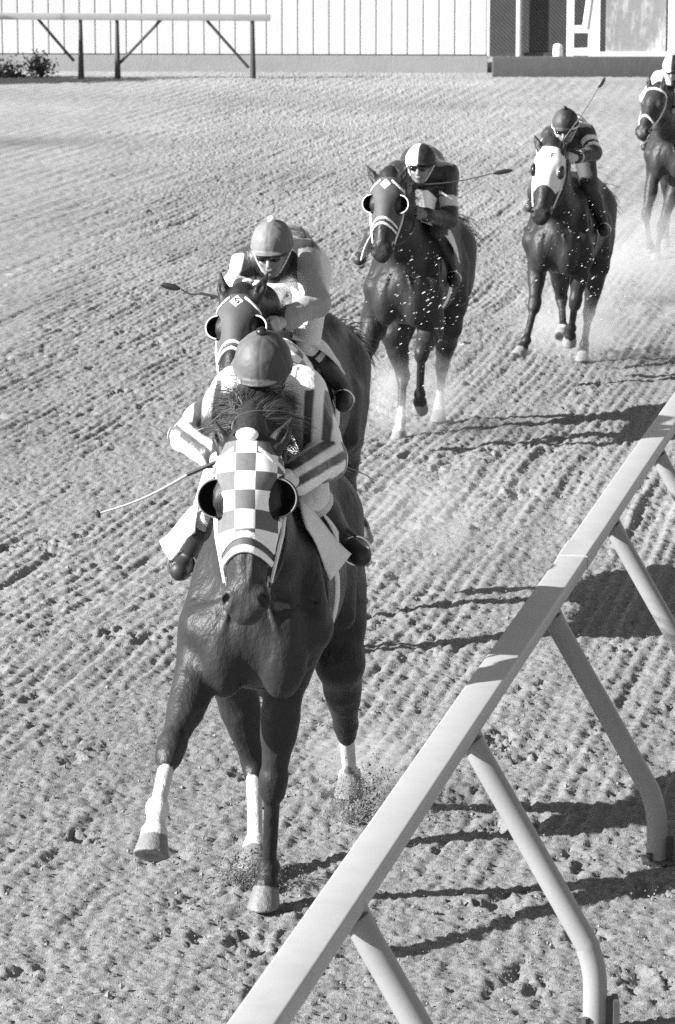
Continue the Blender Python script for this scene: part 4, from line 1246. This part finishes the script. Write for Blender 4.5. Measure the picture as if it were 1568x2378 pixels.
def grains(name, label, pts, size, val, seed=0, stretch=None, kind='stuff'):
    rr = np.random.default_rng(seed); n = len(pts)
    base = np.array([[1, 0, 0], [-1, 0, 0], [0, 1, 0], [0, -1, 0], [0, 0, 1], [0, 0, -1]], float)
    tri = np.array([[0, 2, 4], [2, 1, 4], [1, 3, 4], [3, 0, 4], [2, 0, 5], [1, 2, 5], [3, 1, 5], [0, 3, 5]])
    V = []; F_ = []
    for i, p in enumerate(pts):
        s = size * rr.lognormal(0, .5); q = base * s * rr.uniform(.5, 1.4, (6, 1))
        if stretch is not None: q = q + (q @ unit(stretch))[:, None] * unit(stretch) * 3.2
        V.append(q + p); F_.append(tri + 6 * i)
    o = mk(name, np.concatenate(V), np.concatenate(F_), mat(name + '_soil', val, .95, noise=(30, .2)), None, False)
    tag(o, label, 'dirt', None, kind); return o

def dirt():
    rr = np.random.default_rng(9)
    def burst(c, up, sp, n, back):
        c = np.array(c); t = rr.random(n) ** .8
        d = rr.normal(0, 1, (n, 3)) * np.array(sp) + np.array([0, back, up])
        p = c + d * t[:, None]; p[:, 2] = np.abs(p[:, 2]) + .003; return p
    q = gp(592, 2062); a = burst(q, .10, (.10, .09, .05), 2200, .05)
    q2 = gp(556, 2052); a2 = burst(q2, .06, (.09, .08, .03), 1200, .02)
    q = gp(815, 1915); b = burst(q, .14, (.11, .12, .07), 2200, .10)
    q3 = gp(850, 1905); b2 = burst(q3, .16, (.10, .12, .07), 1300, .10)
    grains('kicked_dirt', 'crumbs of soil thrown up around the leading horse\'s hind hooves', np.concatenate([a, a2, b, b2]), .0020, .12, 2)
    # clods flying in front of the third and fourth horses
    F3, F4 = H3['_']['fr'], H4['_']['fr']; pts = []
    for Fr, cx, cy, sx, sy, n, s0 in ((F3, 985, 640, 55, 85, 120, .5), (F3, 1000, 720, 60, 40, 60, .5), (F4, 1330, 520, 55, 90, 110, .5), (F4, 1385, 640, 30, 60, 35, .3)):
        for i in range(n):
            px, py = rr.normal(cx, sx), rr.normal(cy, sy); y = s0 + rr.uniform(-.1, .35)
            p = Fr((px, py, y)); pts.append(Fr.o * [1, 1, 0] + Fr.x * p[0] + Fr.h * p[1] + np.array([0, 0, max(p[2], .05)]))
    grains('flying_dirt', 'pale specks of dirt flying in front of the chests of the third and fourth horses', pts, .0014, .75, 4, stretch=(.8, 0, .5))
    # loose clods lying on the track
    n = 15000; d = rr.random(n); y = 9.5 + 22 * d ** 1.5; x = rr.uniform(-1, 1, n) * (y * .12 + .3)
    grains('loose_clods', 'small loose clods scattered over the harrowed track', np.stack([x, y, rr.uniform(-.004, .008, n)], 1), .0030, .19, 6)

def dust():
    def puff(px, py, r, h, dens, seed):
        c = gp(px, py); bm = bmesh_sphere(18, 12); V = bm[0] * np.array([r, r * 1.5, h]) + np.array([c[0], c[1], h * .93])
        m = bpy.data.materials.new('dust_air'); m.use_nodes = True; N = m.node_tree.nodes; L = m.node_tree.links
        N.remove(N['Principled BSDF']); out = N['Material Output']
        pv = N.new('ShaderNodeVolumePrincipled'); pv.inputs['Color'].default_value = (.85, .85, .85, 1); pv.inputs['Anisotropy'].default_value = .2
        tc = N.new('ShaderNodeTexCoord'); t = N.new('ShaderNodeTexNoise'); t.inputs['Scale'].default_value = 5 / max(r, .3) * .5; t.inputs['Detail'].default_value = 4
        L.new(tc.outputs['Object'], t.inputs['Vector'])
        # radial falloff from the generated box
        mp = N.new('ShaderNodeVectorMath'); mp.operation = 'SUBTRACT'; mp.inputs[1].default_value = (.5, .5, .45); L.new(tc.outputs['Generated'], mp.inputs[0])
        ln = N.new('ShaderNodeVectorMath'); ln.operation = 'LENGTH'; L.new(mp.outputs[0], ln.inputs[0])
        mr = N.new('ShaderNodeMapRange'); mr.inputs[1].default_value = .12; mr.inputs[2].default_value = .48; mr.inputs[3].default_value = 1; mr.inputs[4].default_value = 0; L.new(ln.outputs['Value'], mr.inputs[0])
        m2 = N.new('ShaderNodeMapRange'); m2.inputs[1].default_value = .42; m2.inputs[2].default_value = .68; m2.inputs[3].default_value = 0; m2.inputs[4].default_value = dens; L.new(t.outputs['Fac'], m2.inputs[0])
        mu = N.new('ShaderNodeMath'); mu.operation = 'MULTIPLY'; L.new(mr.outputs[0], mu.inputs[0]); L.new(m2.outputs[0], mu.inputs[1])
        L.new(mu.outputs[0], pv.inputs['Density']); L.new(pv.outputs[0], out.inputs['Volume'])
        o = mk('dust_cloud', V, bm[1], m); return o
    for i, (px, py, r, h, dn, lab) in enumerate((
            (955, 1000, .55, .35, 3, 'thin pale dust round the hooves of the third horse'),
            (1345, 830, .75, .38, 3.4, 'thin pale dust round the hooves of the fourth horse'),
            (1525, 612, 1.0, .42, 2.0, 'pale dust round the hooves of the last horse'),
            (1470, 690, 1.2, .40, 1.3, 'faint drifting dust between the fourth and the last horse'),
            (1010, 1330, .9, .36, .8, 'thin haze of dust hanging over the track between the lead horses and the rail'),
            (840, 1850, .30, .20, 4, 'small puff of dust behind the leading horse\'s rear hoof'))):
        o = puff(px, py, r, h, dn, i); tag(o, lab, 'dust', None, 'stuff')
def bmesh_sphere(u, v):
    V = [(0, 0, 1)]
    for i in range(1, v):
        for j in range(u): a = math.pi * i / v; b = 2 * math.pi * j / u; V.append((math.sin(a) * math.cos(b), math.sin(a) * math.sin(b), math.cos(a)))
    V.append((0, 0, -1)); F_ = []
    for j in range(u): F_.append((0, 1 + j, 1 + (j + 1) % u, 1 + (j + 1) % u))
    for i in range(v - 2):
        for j in range(u): F_.append((1 + i * u + j, 1 + (i + 1) * u + j, 1 + (i + 1) * u + (j + 1) % u, 1 + i * u + (j + 1) % u))
    e = len(V) - 1
    F2 = []
    for f in F_: F2.append(f)
    V = np.array(V); tri = [(f[0], f[1], f[2]) for f in F_] + [(f[0], f[2], f[3]) for f in F_ if f[2] != f[3]] + [(e, e - u + (j + 1) % u, e - u + j) for j in range(u)]
    return V, np.array(tri)

import os
ONLY = os.environ.get('ONLY', '')
ground() if 'g' not in ONLY else None
rail()
background()
for k_, (hs, js) in enumerate(((H1, J1), (H2, J2), (H3, J3), (H4, J4), (H5, J5))):
    if ONLY and str(k_ + 1) not in ONLY: hs['_'] = dict(fr=Frame(*hs['place'])); continue
    horse(hs); jockey(hs, js)
dirt()
if 'd' not in ONLY: dust()
